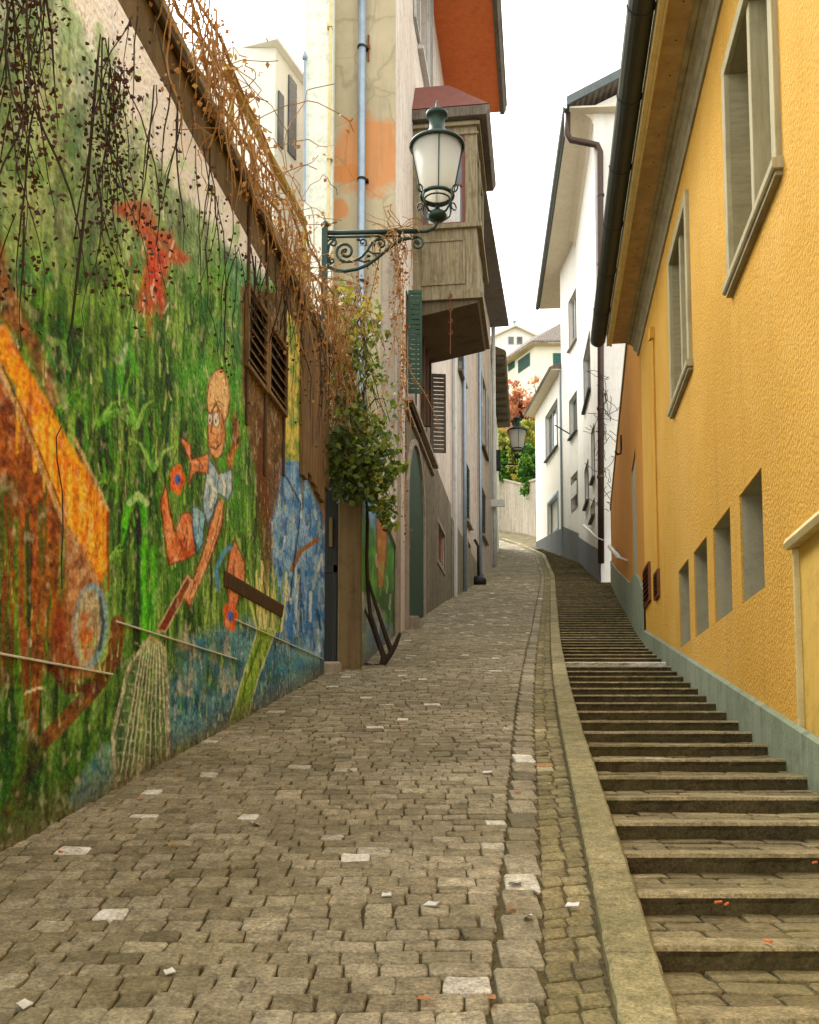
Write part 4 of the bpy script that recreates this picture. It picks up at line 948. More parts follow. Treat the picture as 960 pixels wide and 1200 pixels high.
g=MB(); g.wbox(W1,u0-.0,u0+.02,(zs+.1),(zs+zh)/2-.1,.4,dd-.42); obj('curtain',g,M['whitew'],bay)
g=MB(); g.wbox(W1,u0+.12,u0+.3,zb-.05,ztp-.3,-.02,.0) 
g.wprism(W1,u0-.12,u1+.12,[(-.02,zb-.12),(dd+.14,zb-.12),(dd+.14,zb+.0),(dd+.05,zb+.12),(-.02,zb+.12)]); obj('base_slab',g,M['oriel'],bay,bevel=.012)
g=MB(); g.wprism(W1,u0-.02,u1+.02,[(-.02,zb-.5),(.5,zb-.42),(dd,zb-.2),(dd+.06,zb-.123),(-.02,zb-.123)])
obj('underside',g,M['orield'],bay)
g=MB(); g.wprism(W1,u0-.2,u1+.3,[(-.02,ztp-.28),(dd+.26,ztp-.28),(dd+.34,ztp-.12),(dd+.34,ztp-.02),(-.02,ztp-.02)]); obj('cornice',g,M['greyw'],bay,bevel=.015)
zr=at(505,106,Y0+.8).z-.62
ins=.75
g=MB(); v=[W1.pt(u0-.2,ztp,-.02),W1.pt(u1+.3,ztp,-.02),W1.pt(u1+.3,ztp,dd+.32),W1.pt(u0-.2,ztp,dd+.32), W1.pt(u0+ins*.6,zr+.45,-.02),W1.pt(u1-ins,zr+.45,-.02),W1.pt(u1-ins,zr+.45,dd-ins),W1.pt(u0+ins*.6,zr+.45,dd-ins)]
g.hexa(v); obj('bay_roof',g,M['oriel_roof'],bay)
# hanging chain with little hooks
b=MB(); cpt=W1.pt(u0-.16,0,.95); za_,zb_=zb+.05,at(525,420,Y0).z
b.tube([(cpt.x,cpt.y,za_),(cpt.x+.01,cpt.y,(za_+zb_)/2),(cpt.x,cpt.y,zb_)],.012,5)
for z in (za_-.1,za_-.45,za_-.75,za_-1.05): b.tube([(cpt.x+.05*math.cos(t),cpt.y,z+.05*math.sin(t)) for t in np.linspace(-2.6,1.2,8)],.014,5)
tag(obj('hanging_chain',b,M['rust']),'thin rusty chain with small hooks hanging under the bay window','chain')
b=MB(); pA=WM.hit(384,340); b.tube([at(440,378,21.6),at(452,372,22.5),at(466,364,23.2),at(480,355,Y0-.3),at(487,347,Y0-.1)],.055,7)
for x,y,Y in ((456,370,22.7),(470,362,23.5),(481,354,Y0-.3)): v=at(x,y,Y); b.lathe((v.x,v.y,v.z-.07),[(.04,0),(.09,.05),(.09,.1),(.04,.15)],8)
tag(obj('banner_pole',b,M['boards']),'short knobbly wooden pole sticking out beneath the bay window corner','pole')

# house 2
W2=Wall(HP2,HP3,+1); h2=thing('pink_terrace_house','tall pink and white plastered terrace house with green shutters beyond the bay window','house',(HP2[0]-2,43,H(43)))
ez2=at(588,366,50.5).z
win=[];holes=[]
def H2(pxa,pxb,tp,bt,**k): r=W2.rect(pxa,pxb,tp,bt); win.append((r,k)); holes.append(r+(k.get('depth',.25),)); return r
H2(537,543,(540,412),(540,440),mf='greyw',glass='glass',sill=True)
H2(564,569,(566,445),(566,525),mf='greyw',shutters='LR',sh='whitew',glass='dglass')
H2(545,550,(547,545),(547,610),mf='greyp' if False else 'stone',shutters='C',sh='greens',glass='dglass')
H2(564,569,(566,575),(566,628),mf='stone',shutters='C',sh='greyw',glass='dglass')
H2(552,558,(555,470),(555,540),mf='stone',glass='dglass') if False else None
H2(548,551.5,(550,638),(550,684),mf='stone',sill=False,glass='dglass',depth=.3)
b=MB(); facade(b,W2,0,W2.L,4,ez2,holes,.25); poly_prism(b,[(HP2[0]-6,HP2[1]),(HP2[0]-.3,HP2[1]+.02),(HP3[0]-.3,HP3[1]),(HP3[0]-6,HP3[1])],4,ez2)
b.add([(HP3[0],HP3[1],4),(HP3[0]-6,HP3[1],4),(HP3[0]-6,HP3[1],ez2),(HP3[0],HP3[1],ez2)],[(0,1,2,3)]); b.add([(HP2[0]-6,HP2[1],4),(HP2[0],HP2[1],4),(HP2[0],HP2[1],ez2),(HP2[0]-6,HP2[1],ez2)],[(0,1,2,3)])
obj('wall',b,M['pinkp2'],h2)
for r,k in win: window(h2,W2,r,**k)
b=MB(); u=W2.hit(519.9,500)[0]; 
for px_,w,m_ in ((531,.22,0),): u=max(.05,W2.hit(px_,500)[0]); b.wbox(W2,u-w,u+w,5,ez2-2,.002,.12)
obj('pilaster',b,M['whitew'],h2,bevel=.02)
b=MB(); u=W2.hit(541,600)[0]; b.tube([W2.pt(u,z,.12) for z in (5.5,14,ez2-.3)],.08,8); u=W2.hit(560,600)[0]; b.tube([W2.pt(u,z,.12) for z in (7,14,ez2-.3)],.07,8); obj('downpipe',b,M['zinc'],h2,smooth=True)
b=MB(); u=W2.hit(554.5,660)[0]; v=W2.pt(u,H(W2.pt(u,0).y),.22); b.tube([(v.x,v.y,v.z-.1),(v.x,v.y,v.z+1.6),(v.x-.15,v.y,v.z+1.9)],.06,8); b.lathe((v.x,v.y,v.z-.1),[(.32,0),(.34,.3),(.2,.42)],12); obj('rain_standpipe',b,M['ironk'],h2,smooth=True)
b=MB(); zgf=W2.hit(560,600)[1]; b.wbox(W2,0,W2.L,4,H(43)+1.0,.002,.05); obj('base_render',b,M['greyp'],h2)
b=MB(); b.wprism(W2,.3,W2.L+.2,[(-.1,ez2+.1),(.7,ez2-.1),(.95,ez2-.1),(.95,ez2+.05),(-4,ez2+2.6),(-4,ez2+2.3)]); obj('roof',b,M['tile'],h2)
b=MB(); b.wbox(W2,.3,W2.L+.1,ez2-.14,ez2+.02,-.1,.9); obj('soffit',b,M['greyw'],h2)
b=MB(); v=W2.pt(W2.L-.05,0,.14); b.tube([(v.x,v.y,z) for z in (H(v.y)+.1,15,ez2-.2)],.11,10); tag(obj('pale_corner_pipe',b,M['whitew'],smooth=True),'pale green drainpipe running up the far corner of the pink terrace house','drainpipe')
b=MB(); v=at(579,590,HP3[1]-.5); b.box(v.x-.25,v.x+.55,v.y,v.y+.1,v.z-.16,v.z+.22); w_=at(572,590,HP3[1]-.5); b.tube([(v.x-.6,v.y,v.z),(v.x-.25,v.y+.05,v.z)],.04,6); b.ring((v.x-.35,v.y-.02,v.z),.16,.03,12,5); tag(obj('sign_box',b,M['whitep'],bevel=.02),'small pale metal box on an arm at the far end of the pink terrace house','box')
# small house 3 with dark eave
W3=Wall((HP3[0]+.02,HP3[1]+.6),HP4,+1); h3=thing('low_dark_eaved_house','narrow grey house with a dark overhanging eave at the alley bend','house',(HP3[0]-1,HP3[1]+5,H(58)))
ez3=at(595,424,53.4).z
b=MB(); facade(b,W3,0,W3.L,8,ez3,[],.2); poly_prism(b,[(HP3[0]-6,HP3[1]+.6),(W3.a.x-.01,HP3[1]+.6),(HP4[0]-.01,HP4[1]),(HP4[0]-6,HP4[1])],8,ez3); obj('wall',b,M['pale'],h3)
b=MB(); b.wprism(W3,-.1,W3.L*.9,[(-.3,ez3-.02),(.78,ez3-.02),(.85,ez3+.1),(.78,ez3+.24),(-4,ez3+2.5),(-4,ez3+2.1)]); obj('roof',b,M['orield'],h3)
for i in range(9): b=MB(); u=W3.L*.88*i/9; b.wbox(W3,u,u+.16,ez3-.2,ez3-.03,-.02,.7); obj('rafter',b,M['orield'],h3)
# pale green neighbour and the roof dormer behind the creeper
pa=thing('pale_green_house','tall pale green plastered house behind the mural wall and the lamp bracket','house',(-2.2,22,H(22)))
xx0=at(357,150,21.3).x; xx1=at(390,150,21.3).x
b=MB(); b.box(xx0,xx1,21.3,26,2,eave_z+2); obj('wall',b,M['pale'],pa)
b=MB(); b.tube([at(388.5,-60,21.22),at(387,100,21.22),at(384,300,21.22)],.035,6); 
for y in (30,185,300): v=at(386.5,y,21.2); b.box(v.x-.06,v.x+.06,v.y-.03,v.y+.1,v.z-.03,v.z+.03)
obj('cable_conduit',b,M['fascia'],pa)
b=MB(); b.tube([at(357,70,21.2),at(357,235,21.2)],.03,6); b.lathe(tuple(at(357,70,21.2)),[(.05,0),(.07,.05),(.01,.22)],8); obj('lightning_rod',b,M['zinc'],pa)
gs=thing('white_rear_house','white rear house with tall narrow windows glimpsed left of the pale green house','house',(-3.6,26,H(26)))
g0=at(322,150,26.5).x; g1=at(352,150,26.5).x; WG=Wall((g0,26.5),(g1+.4,29.5),+1); hh=WG.rect(325,331,(330,112),(330,175)); h4=WG.rect(337,346,(343,95),(343,185))
b=MB(); facade(b,WG,0,WG.L,4,at(330,56,26.5).z,[],.3); b.box(g0-2.6,g0,26.5,29.5,4,at(330,56,26.5).z); obj('wall',b,M['white2'],gs)
for r in (hh,h4): 
    g=MB(); g.wbox(WG,r[0],r[1],r[2],r[3],.01,.05); obj('window',g,M['glass'],gs)
g=MB(); g.wprism(WG,-.3,WG.L+.1,[(-3,at(330,54,26.5).z),(.2,at(330,56,26.5).z),(.2,at(330,52,26.5).z),(-3,at(330,50,26.5).z)]); obj('roof',g,M['white2'],gs)
# ------------------------------------------------------------------ yellow house
RA=(rightX(6.2),6.2); 
# straight wall through the two surveyed points of its foot
ya,yb=RIGHT[0],RIGHT[2]
dx=(yb.x-ya.x)/(yb.y-ya.y)
YN=-2.0; WY=Wall((ya.x+dx*(YN-ya.y)+.05,YN),(ya.x+dx*(19.6-ya.y)+.05,19.6),-1)
yh=thing('yellow_house','rough stuccoed yellow house with shuttered upper windows rising beside the stairs','house',(5,9,H(9)))
ezy=WY.hit(748,402)[1]
def R_(a,b_,t,bo): return WY.rect(a,b_,t,bo)
up=[R_(857,912,(857,75),(860,326)),R_(789,809,(790,300),(790,478))]
low=[R_(867.6,894.5,(894,548),(894,691)),R_(836.5,857,(857,592),(857,717)),R_(813.5,829.5,(829,626),(829,737)),R_(796,808,(808,651),(808,750))]
# the four recesses share a head and a foot line
zt=sum(r[3] for r in low)/4; zb_=sum(r[2] for r in low)/4
low=[(r[0],r[1],r[2]*.6+zb_*.4,r[3]*.6+zt*.4) for r in low]
up=[(r[0],r[1],r[2],min(r[3],ezy-.44)) for r in up]
pan=R_(934,1040,(934,636),(940,870)); pan=(WY.hit(1040,700)[0],pan[1],pan[2],pan[3])
holes=[r+(.36,) for r in up]+[r+(.62,) for r in low]+[pan+(.06,)]
b=MB(); facade(b,WY,0,WY.L,-1,ezy+.3,holes,.3,back=False)
e1=WY.pt(WY.L,0); e0=WY.pt(0,0)
b.add([(e1.x,e1.y,2),(e1.x+9,e1.y,2),(e1.x+9,e1.y,ezy+4.2),(e1.x+4.5,e1.y,ezy+5),(e1.x,e1.y,ezy+.3)],[(0,1,2,3,4)])
obj('wall',b,M['yellow'],yh)
b=MB()
for r in low:
    a,c,z0,z1=r; e=.003
    for q in (((a+e,z0+e),(c-e,z0+e)),((c-e,z0+e),(c-e,z1-e)),((c-e,z1-e),(a+e,z1-e)),((a+e,z1-e),(a+e,z0+e))):
        (p,pz),(s,sz)=q; b.add([WY.pt(p,pz,-.02),WY.pt(s,sz,-.02),WY.pt(s,sz,-.6),WY.pt(p,pz,-.6)],[(0,1,2,3)])
    b.add([WY.pt(a,z0,-.6),WY.pt(c,z0,-.6),WY.pt(c,z1,-.6),WY.pt(a,z1,-.6)],[(0,1,2,3)])
obj('niche_lining',b,M['niche'],yh)
for r in low:
    g=MB(); a,c,z0,z1=r
    for p in ((a,a+.07,z0,z1),(c-.07,c,z0,z1),(a,c,z0,z0+.07),(a,c,z1-.07,z1),((a+c)/2-.03,(a+c)/2+.03,z0,z1)): g.wbox(WY,p[0],p[1],p[2]+.004,p[3]-.004,-.56,-.5)
    o=obj('recessed_window',g,M['trim'],yh); g=MB(); g.wbox(WY,a+.02,c-.02,z0+.02,z1-.02,-.57,-.55); obj('pane',g,M['glass'],o)
for r in up:
    s0,s1,z0,z1=r; w=.15; f=MB()
    for a,c,e,k in ((s0-w,s0,z0-.02,z1+w),(s1,s1+w,z0-.02,z1+w),(s0,s1,z1,z1+w)): f.wbox(WY,a,c,e,k,-.03,.05)
    f.wbox(WY,(s0+s1)/2-.06,(s0+s1)/2+.06,z0,z1,-.3,.0)
    o=obj('window',f,M['trim'],yh,bevel=.008)
    f=MB(); e=.003
    for q in (((s0+e,z0+e),(s1-e,z0+e)),((s1-e,z0+e),(s1-e,z1-e)),((s1-e,z1-e),(s0+e,z1-e)),((s0+e,z1-e),(s0+e,z0+e))):
        (p,pz),(s_,sz)=q; f.add([WY.pt(p,pz,-.003),WY.pt(s_,sz,-.003),WY.pt(s_,sz,-.355),WY.pt(p,pz,-.355)],[(0,1,2,3)])
    obj('reveal',f,M['shut_b'],o)
    f=MB(); f.wprism(WY,s0-w-.04,s1+w+.04,[(-.03,z0-.11),(.075,z0-.11),(.09,z0-.09),(.09,z0-.02),(-.03,z0-.0)]); obj('sill',f,M['trim'],o,bevel=.006)
    f=MB(); f.wbox(WY,s0-w,s1+w,z0-.15,z0-.112,-.0,.06); obj('sill_underside',f,M['cornice'],o)
    for a,c in ((s0,(s0+s1)/2-.05),((s0+s1)/2+.05,s1)):
        g=MB(); n=int((z1-z0)/.08); zt_=z1-(.35 if a==s0 else .75)
        n=int((zt_-z0)/.075)
        for k in range(n): zz=z0+(zt_-z0)*k/n; g.wbox(WY,a+.005,c-.005,zz+.004,zz+(zt_-z0)/n-.004,-.31,-.285)
        g.wbox(WY,a,c,z0,zt_,-.315,-.31); obj('roller_blind',g,M['shut_b'],o)
        g=MB(); g.wbox(WY,a,c,z0,z1,-.35,-.34); obj('pane',g,M['dglass'],o)
# utility panel
f=MB(); s0,s1,z0,z1=pan; f.wbox(WY,s0,s1-.02,z0+.02,z1-.02,-.058,-.03); pn=obj('meter_panel',f,M['panel'],yh,bevel=.005)
f=MB(); f.wprism(WY,s0,s1+.05,[(-.05,z1-.02),(.05,z1-.03),(.07,z1+.02),(.05,z1+.06),(-.0,z1+.07)]); f.wbox(WY,s1-.03,s1+.012,z0,z1-.03,-.055,.012); obj('panel_frame',f,M['fascia'],pn,bevel=.006)
# plinth follows the climb
b=MB(); us=np.linspace(0,WY.L,40)
for i in range(39):
    u,v=us[i],us[i+1]; g0,g1=WY.ground(u),WY.ground(v); t0=g0+.36-.004*u; t1=g1+.36-.004*v
    b.add([WY.pt(u,g0-.6,.003),WY.pt(v,g1-.6,.003),WY.pt(v,t1,.003),WY.pt(u,t0,.003),WY.pt(u,g0-.6,.05),WY.pt(v,g1-.6,.05),WY.pt(v,t1-.02,.05),WY.pt(u,t0-.02,.05)],[(4,5,6,7),(3,2,6,7)[::-1]])
obj('plinth',b,M['plinth'],yh)
# eave: soffit boards with nails, mouldings, fascia and gutter
b=MB(); b.wbox(WY,-1,WY.L+.35,ezy-.02,ezy+.02,.18,.56); sf=obj('soffit',b,M['soffit'],yh)
u=.2
while u<WY.L: b=MB(); v=WY.pt(u,ezy-.024,.36); b.lathe((v.x,v.y,v.z),[(.011,0),(.012,.004)],6); u+=.62; obj('nail',b,M['ironk'],sf)
b=MB(); b.wprism(WY,-1,WY.L+.35,[(.0,ezy-.3),(.03,ezy-.3),(.05,ezy-.22),(.1,ezy-.17),(.11,ezy-.1),(.17,ezy-.06),(.179,ezy-.02),(.179,ezy+.03),(.0,ezy+.03)]); b.wprism(WY,-1,WY.L+.35,[(.18,ezy-.05),(.24,ezy-.05),(.25,ezy-.021),(.18,ezy-.021)]); obj('cornice',b,M['cornice'],yh)
b=MB(); b.wbox(WY,-1,WY.L+.36,ezy-.06,ezy+.22,.561,.63); b.wbox(WY,-1,WY.L+.36,ezy-.075,ezy-.02,.53,.559); obj('fascia',b,M['fascia'],yh,bevel=.006)
b=MB(); n=9; pr=[(.79+.155*math.cos(a),ezy+.16+.155*math.sin(a)) for a in np.linspace(math.pi,2*math.pi,n)]+[(.79+.14*math.cos(a),ezy+.16+.14*math.sin(a)) for a in np.linspace(2*math.pi,math.pi,n)]
b.wprism(WY,-1.2,WY.L+.55,pr)
u=0
while u<WY.L:
    b.wprism(WY,u,u+.04,[(.79+.165*math.cos(a),ezy+.16+.165*math.sin(a)) for a in np.linspace(math.pi,2*math.pi,n)]+[(.79+.15*math.cos(a),ezy+.16+.15*math.sin(a)) for a in np.linspace(2*math.pi,math.pi,n)]); u+=1.6
obj('gutter',b,M['gutter'],yh)
b=MB(); b.wprism(WY,-1.2,WY.L+.4,[(.72,ezy+.25),(.72,ezy+.33),(-4.5,ezy+4.6),(-4.5,ezy+4.4)]); b.wprism(WY,-1.2,WY.L+.4,[(-4.5,ezy+4.4),(-4.5,ezy+4.6),(-9.4,ezy+.5),(-9.4,ezy+.3)]); obj('roof',b,M['tile'],yh)
b=MB(); u=WY.hit(767,400)[0]; z0=WY.hit(771,672)[1]; z1=WY.hit(766,397)[1]; b.tube([WY.pt(u,z1,.03),WY.pt(u,z0,.03)],.022,6); v=WY.pt(u,z1,.03); b.box(v.x-.06,v.x+.02,v.y-.07,v.y+.07,v.z-.06,v.z+.14); obj('cable_conduit',b,M['yellow'],yh)
for (a,c,t,bo) in ((756.5,763,(759,666),(759,708)),(769.3,773.6,(771,672),(771,700))):
    r=R_(a,c,t,bo); g=MB(); 
    for p in ((r[0]-.03,r[0],r[2]-.03,r[3]+.03),(r[1],r[1]+.03,r[2]-.03,r[3]+.03),(r[0],r[1],r[2]-.03,r[2]),(r[0],r[1],r[3],r[3]+.03)): g.wbox(WY,p[0],p[1],p[2],p[3],.0,.05)
    n=7
    for k in range(n): zz=r[2]+(r[3]-r[2])*(k+.5)/n; g.wprism(WY,r[0],r[1],[(.01,zz+.02),(.06,zz-.03),(.065,zz-.02),(.015,zz+.03)])
    o=obj('vent_grille',g,M['rust'],yh); g=MB(); g.wbox(WY,r[0],r[1],r[2],r[3],.002,.008); obj('vent_shade_sheet',g,M['ironk'],o)  # thin black plate paints the shade inside the vent

# ------------------------------------------------------------------ ochre annex further up
OA=(e1.x+.02,e1.y+.02); g_=G(713,680); OB=(g_.x-.1,min(g_.y,43.4)); WO=Wall(OA,OB,-1)
oh=thing('ochre_annex','orange ochre annex wall continuing behind the yellow house','house',(OA[0]+2,28,H(28)))
oz=WO.hit(735,407)[1]; oz2=WO.hit(711,565)[1]; print('annex tops',oz,oz2)
sl=WO.rect(741,746,(746,515),(746,690))
b=MB(); facade(b,WO,0,WO.L,2,min(oz,oz2+3),[(sl[0],sl[1],WO.hit(744,725)[1],sl[3],.3)],.3); obj('wall',b,M['orange'],oh)
topz=min(oz,oz2+3)
b=MB(); b.wbox(WO,-.0,WO.L,topz,topz+.12,-.4,.04); obj('coping',b,M['cornice'],oh)
b=MB(); b.wbox(WO,sl[0]+.004,sl[1]-.004,WO.hit(744,725)[1]+.01,WO.hit(744,537)[1],-.29,-.01); obj('grey_niche_post',b,M['niche'],oh)
b=MB(); us=np.linspace(0,WO.L,30)
for i in range(29):
    u,v=us[i],us[i+1]; g0,g1=WO.ground(u),WO.ground(v); k=lambda q_,g:g+.95+.35*math.sin(min(1,q_/6)*3.14)
    b.add([WO.pt(u,g0-.6,.05),WO.pt(v,g1-.6,.05),WO.pt(v,k(v,g1),.05),WO.pt(u,k(u,g0),.05),WO.pt(u,k(u,g0),.001),WO.pt(v,k(v,g1),.001)],[(0,1,2,3),(3,2,5,4)])
obj('plinth',b,M['plinth'],oh)
b=MB(); v=WO.on(728,522,.06); b.tube([(v.x,v.y,v.z+.3),(v.x,v.y,v.z-.1),(v.x-.03,v.y-.05,v.z-.25),(v.x-.12,v.y-.1,v.z-.3),(v.x-.2,v.y-.1,v.z-.2)],.03,6); obj('wall_hook',b,M['ironk'],oh)
b=MB(); v=WO.on(709,612,.05); b.wbox(WO,WO.hit(710,600)[0],WO.hit(708.5,600)[0]+.3,WO.hit(709,625)[1],WO.hit(709,595)[1],.01,.06); obj('narrow_vent',b,M['ironk'],oh)
# slate-clad wall and railing behind the annex
sx0=at(727,500,46).x; b=MB(); b.add([tuple(at(713,560,45.5)),tuple(at(728,560,45.2)),tuple(at(722,450,45.2)),tuple(at(722,415,45.3)),tuple(at(716,470,45.5)),tuple(at(713,560,47)),tuple(at(728,560,47)),tuple(at(722,450,47)),tuple(at(722,415,47)),tuple(at(716,470,47))],[(0,1,2,3,4),(9,8,7,6,5),(0,4,9,5),(4,3,8,9),(3,2,7,8),(2,1,6,7)]); 
tag(obj('slate_gable',b,M['slate']),'dark slate gable poking up between the downpipe and the ochre annex','gable')
b=MB(); pts=[WO.pt(WO.hit(px_,500)[0],topz+.1,-.15) for px_ in (732,728,724,720)]
for p in pts: b.tube([p,(p.x,p.y,p.z+.8)],.05,5)
b.tube([(p.x,p.y,p.z+.8) for p in pts],.04,5); b.tube([(p.x,p.y,p.z+.4) for p in pts],.04,5); tag(obj('roof_railing',b,M['ironk']),'dark railing along the top of the ochre annex','railing')

# ------------------------------------------------------------------ tall white house
WA=Wall(WC,WB,-1); WBw=Wall(WB,(9.06,59.4),-1)
wh=thing('tall_white_house','tall white rendered house with deep pale eaves and a brown downpipe','house',(11,50,H(50)))
ezw=at(668,133,44).z
ht=[]; 
def WR(W,*a,**k): r=W.rect(*a); ht.append((W,r,k)); return r
WR(WA,684.5,692,(688,405),(688,470),mf='slate'); WR(WA,686,690,(688,545),(688,590),mf='slate'); WR(WA,694,697,(696,500),(696,560),mf='slate') ; WR(WA,693,697,(695,590),(695,606),mf='slate',mull=0)
WR(WBw,667,676,(672,345),(672,402),mf='stone',mull=2); WR(WBw,668,676,(672,465),(672,508),mf='slate',mull=1); WR(WBw,670,677,(673,557),(673,596),mf='stone',mull=0,glass='dglass',sill=False)
b=MB(); facade(b,WA,0,WA.L,8,ezw,[r+(.25,) for W,r,k in ht if W is WA],.25); facade(b,WBw,0,WBw.L,8,ezw,[r+(.25,) for W,r,k in ht if W is WBw],.25)
# gable facing down the alley
gz=at(745,95,44).z; gx1=at(748,95,44).x; slp=(gz-at(676,130,44).z)/(gx1-at(676,130,44).x)
rp=WC[0]+5.5; b.add([(WC[0],44,6),(WC[0]+11,44,6),(WC[0]+11,44,ezw),(rp,44,ezw+slp*5.5+.35),(WC[0],44,ezw+.35)],[(0,1,2,3,4)])
obj('wall',b,M['white'],wh)
for W,r,k in ht: window(wh,W,r,**k)
b=MB(); ov=1.45
WV=Wall((7.18,43.6),(8.5,64.6),-1); b.wbox(WV,0,WV.L,ezw,ezw+.08,-2.6,0)
# cove between wall and soffit
b.wprism(WA,0,WA.L,[(.0,ezw-.5),(.02,ezw-.5),(.12,ezw-.2),(.4,ezw-.004),(.0,ezw-.004)]); obj('soffit',b,M['soffw'],wh)
b=MB(); n=9
for W,o_,L in ((WV,0.,WV.L+.1),):
    b.wprism(W,-.3 if W is WA else 0,L,[(o_+.14+.15*math.cos(a),ezw+.14+.16*math.sin(a)) for a in np.linspace(math.pi,2*math.pi,n)]+[(o_+.14+.13*math.cos(a),ezw+.14+.14*math.sin(a)) for a in np.linspace(2*math.pi,math.pi,n)])
obj('gutter',b,M['zincdark'],wh)
b=MB(); v=at(668,155,43.9); w_=at(703,170,43.85); b.tube([at(665,133,43.9),at(665,158,43.9),at(669,164,43.9),at(690,168,43.88),at(700,170,43.85),at(703.5,178,43.85),at(704,400,43.85),at(704.5,660,43.85)],.14,12); obj('downpipe',b,M['copper'],wh,smooth=True)
for y in (230,310,395,480,560): b=MB(); p=at(704,y,43.85); b.lathe((p.x,p.y,p.z),[(.17,0),(.17,.1)],12); obj('pipe_clamp',b,M['copper'],wh)
b=MB(); zz=lambda x:ezw+.35+slp*(x-WC[0])
b.wprism(WV,-.1,WV.L,[(.1,ezw+.1),(.1,ezw+.34),(-6.5,ezw+.34+slp*6.6),(-6.5,ezw+.05+slp*6.6)])
zr_=zz(rp); b.hexa([(rp,43.3,zr_),(rp+6.5,43.3,ezw),(rp+6.5,62,ezw),(rp,62,zr_),(rp,43.3,zr_+.3),(rp+6.5,43.3,ezw+.3),(rp+6.5,62,ezw+.3),(rp,62,zr_+.3)])
obj('roof',b,M['tile'],wh)
b=MB(); b.wprism(WV,-.22,-.1,[(.14,ezw+.02),(.14,ezw+.42),(-6.5,ezw+.42+slp*6.6),(-6.5,ezw+.02+slp*6.6)]); obj('verge_board',b,M['zincdark'],wh)
b=MB(); v=at(745,78,46); b.box(v.x-.3,v.x+1.2,v.y,v.y+1,v.z-2.5,v.z+.4); b.box(v.x-.4,v.x+1.3,v.y-.1,v.y+1.1,v.z+.4,v.z+.55); obj('chimney',b,M['slate'],wh)
b=MB(); p=at(725,155,43.95); q_=at(737,215,43.95); b.box(p.x,q_.x+.3,43.9,43.97,q_.z,p.z); f_=obj('gable_window',b,M['whitep'],wh); b=MB(); b.box(p.x+.08,q_.x+.22,43.86,43.895,q_.z+.1,p.z-.1); obj('pane',b,M['glass'],f_)
b=MB()
for W in (WA,WBw):
    us=np.linspace(0,W.L,14)
    for i in range(13):
        u,v=us[i],us[i+1]; hgt=lambda q_:W.ground(q_)+(1.4 if W is WA else 1.6+ (q_/W.L)*.2)
        b.add([W.pt(u,6,.05),W.pt(v,6,.05),W.pt(v,hgt(v),.05),W.pt(u,hgt(u),.05)],[(0,1,2,3)])
obj('slate_base',b,M['slate'],wh)
b=MB(); p=at(676,537,59); q_=at(676,548,59); b.wbox(WBw,*sorted((WBw.hit(670,575)[0],WBw.hit(677,575)[0])),WBw.hit(673,583)[1],WBw.hit(673,567)[1],.03,.07); obj('notice_board',b,M['whitep'],wh)
b=MB(); p=WBw.on(667,508,.02); b.tube([p,(p.x-.9,p.y-.6,p.z+.3)],.035,6); obj('flag_holder',b,M['ironk'],wh)
# lower white house
WCc=Wall((9.06,59.4),WE,-1); lh=thing('low_white_house','lower white house with sloping eave and blue framed window at the bend','house',(10.5,64,H(63)))
zc=at(663,432,59.4).z
hw=WCc.rect(640,653.5,(647,478),(647,530)); bw=WCc.rect(642.5,654,(648,585),(648,625)); 
b=MB(); facade(b,WCc,0,WCc.L,8,zc,[hw+(.3,),bw+(.3,)],.3); b.add([(WE[0],WE[1],8),(WE[0]+8,WE[1],8),(WE[0]+8,WE[1],zc),(WE[0],WE[1],zc)],[(0,1,2,3)]); obj('wall',b,M['white2'],lh)
window(lh,WCc,hw,mf='slate',mull=2); window(lh,WCc,bw,mf='blue',mull=0,sill=False,frame=.16,glass='lampglass')
b=MB(); b.wprism(WCc,-.0,WCc.L+.5,[(-.1,zc-.02),(.65,zc-.02),(.72,zc+.1),(-6,zc+3),(-6,zc+2.8)]); obj('roof',b,M['tile'],lh)
b=MB(); b.wbox(WCc,.0,WCc.L+.45,zc-.07,zc-.022,-.05,.6); obj('soffit',b,M['soffw'],lh)
b=MB(); us=np.linspace(0,WCc.L,14)
for i in range(13):
    u,v=us[i],us[i+1]; hgt=lambda q_:WCc.ground(q_)+1.7-1.4*(q_/WCc.L)
    b.add([WCc.pt(u,8,.05),WCc.pt(v,8,.05),WCc.pt(v,hgt(v),.05),WCc.pt(u,hgt(u),.05)],[(0,1,2,3)])
obj('slate_base',b,M['slate'],lh)
b=MB(); b.tube([WCc.pt(.1,10,.06),WCc.pt(.1,zc-.1,.06)],.06,8); obj('downpipe',b,M['zinc'],lh)
# handrails
for i,(pl_,lab) in enumerate((([(703,633,41),(715,640,36),(724,652,31)],'lower white handrail bolted to the ochre annex plinth above the stairs'),([(672,613,56),(684,618,52),(698,630,44.2)],'upper pale handrail bending along the slate base of the tall white house'))):
    b=MB(); pts=[at(*p) for p in pl_]
    if i==0: pts=[WO.on(x,y,.25) for x,y in ((714,640),(725,653))]
    else: pts=[WA.on(684,616,.2),WA.on(690,621,.2),WA.on(699,630,.2)]
    b.tube(pts,.07,8)
    for p in (pts[0],pts[-1]): b.tube([p,(p.x+.3,p.y,p.z-.12)],.03,5)
    tag(obj('handrail',b,M['whitep'],smooth=True),lab,'handrail')

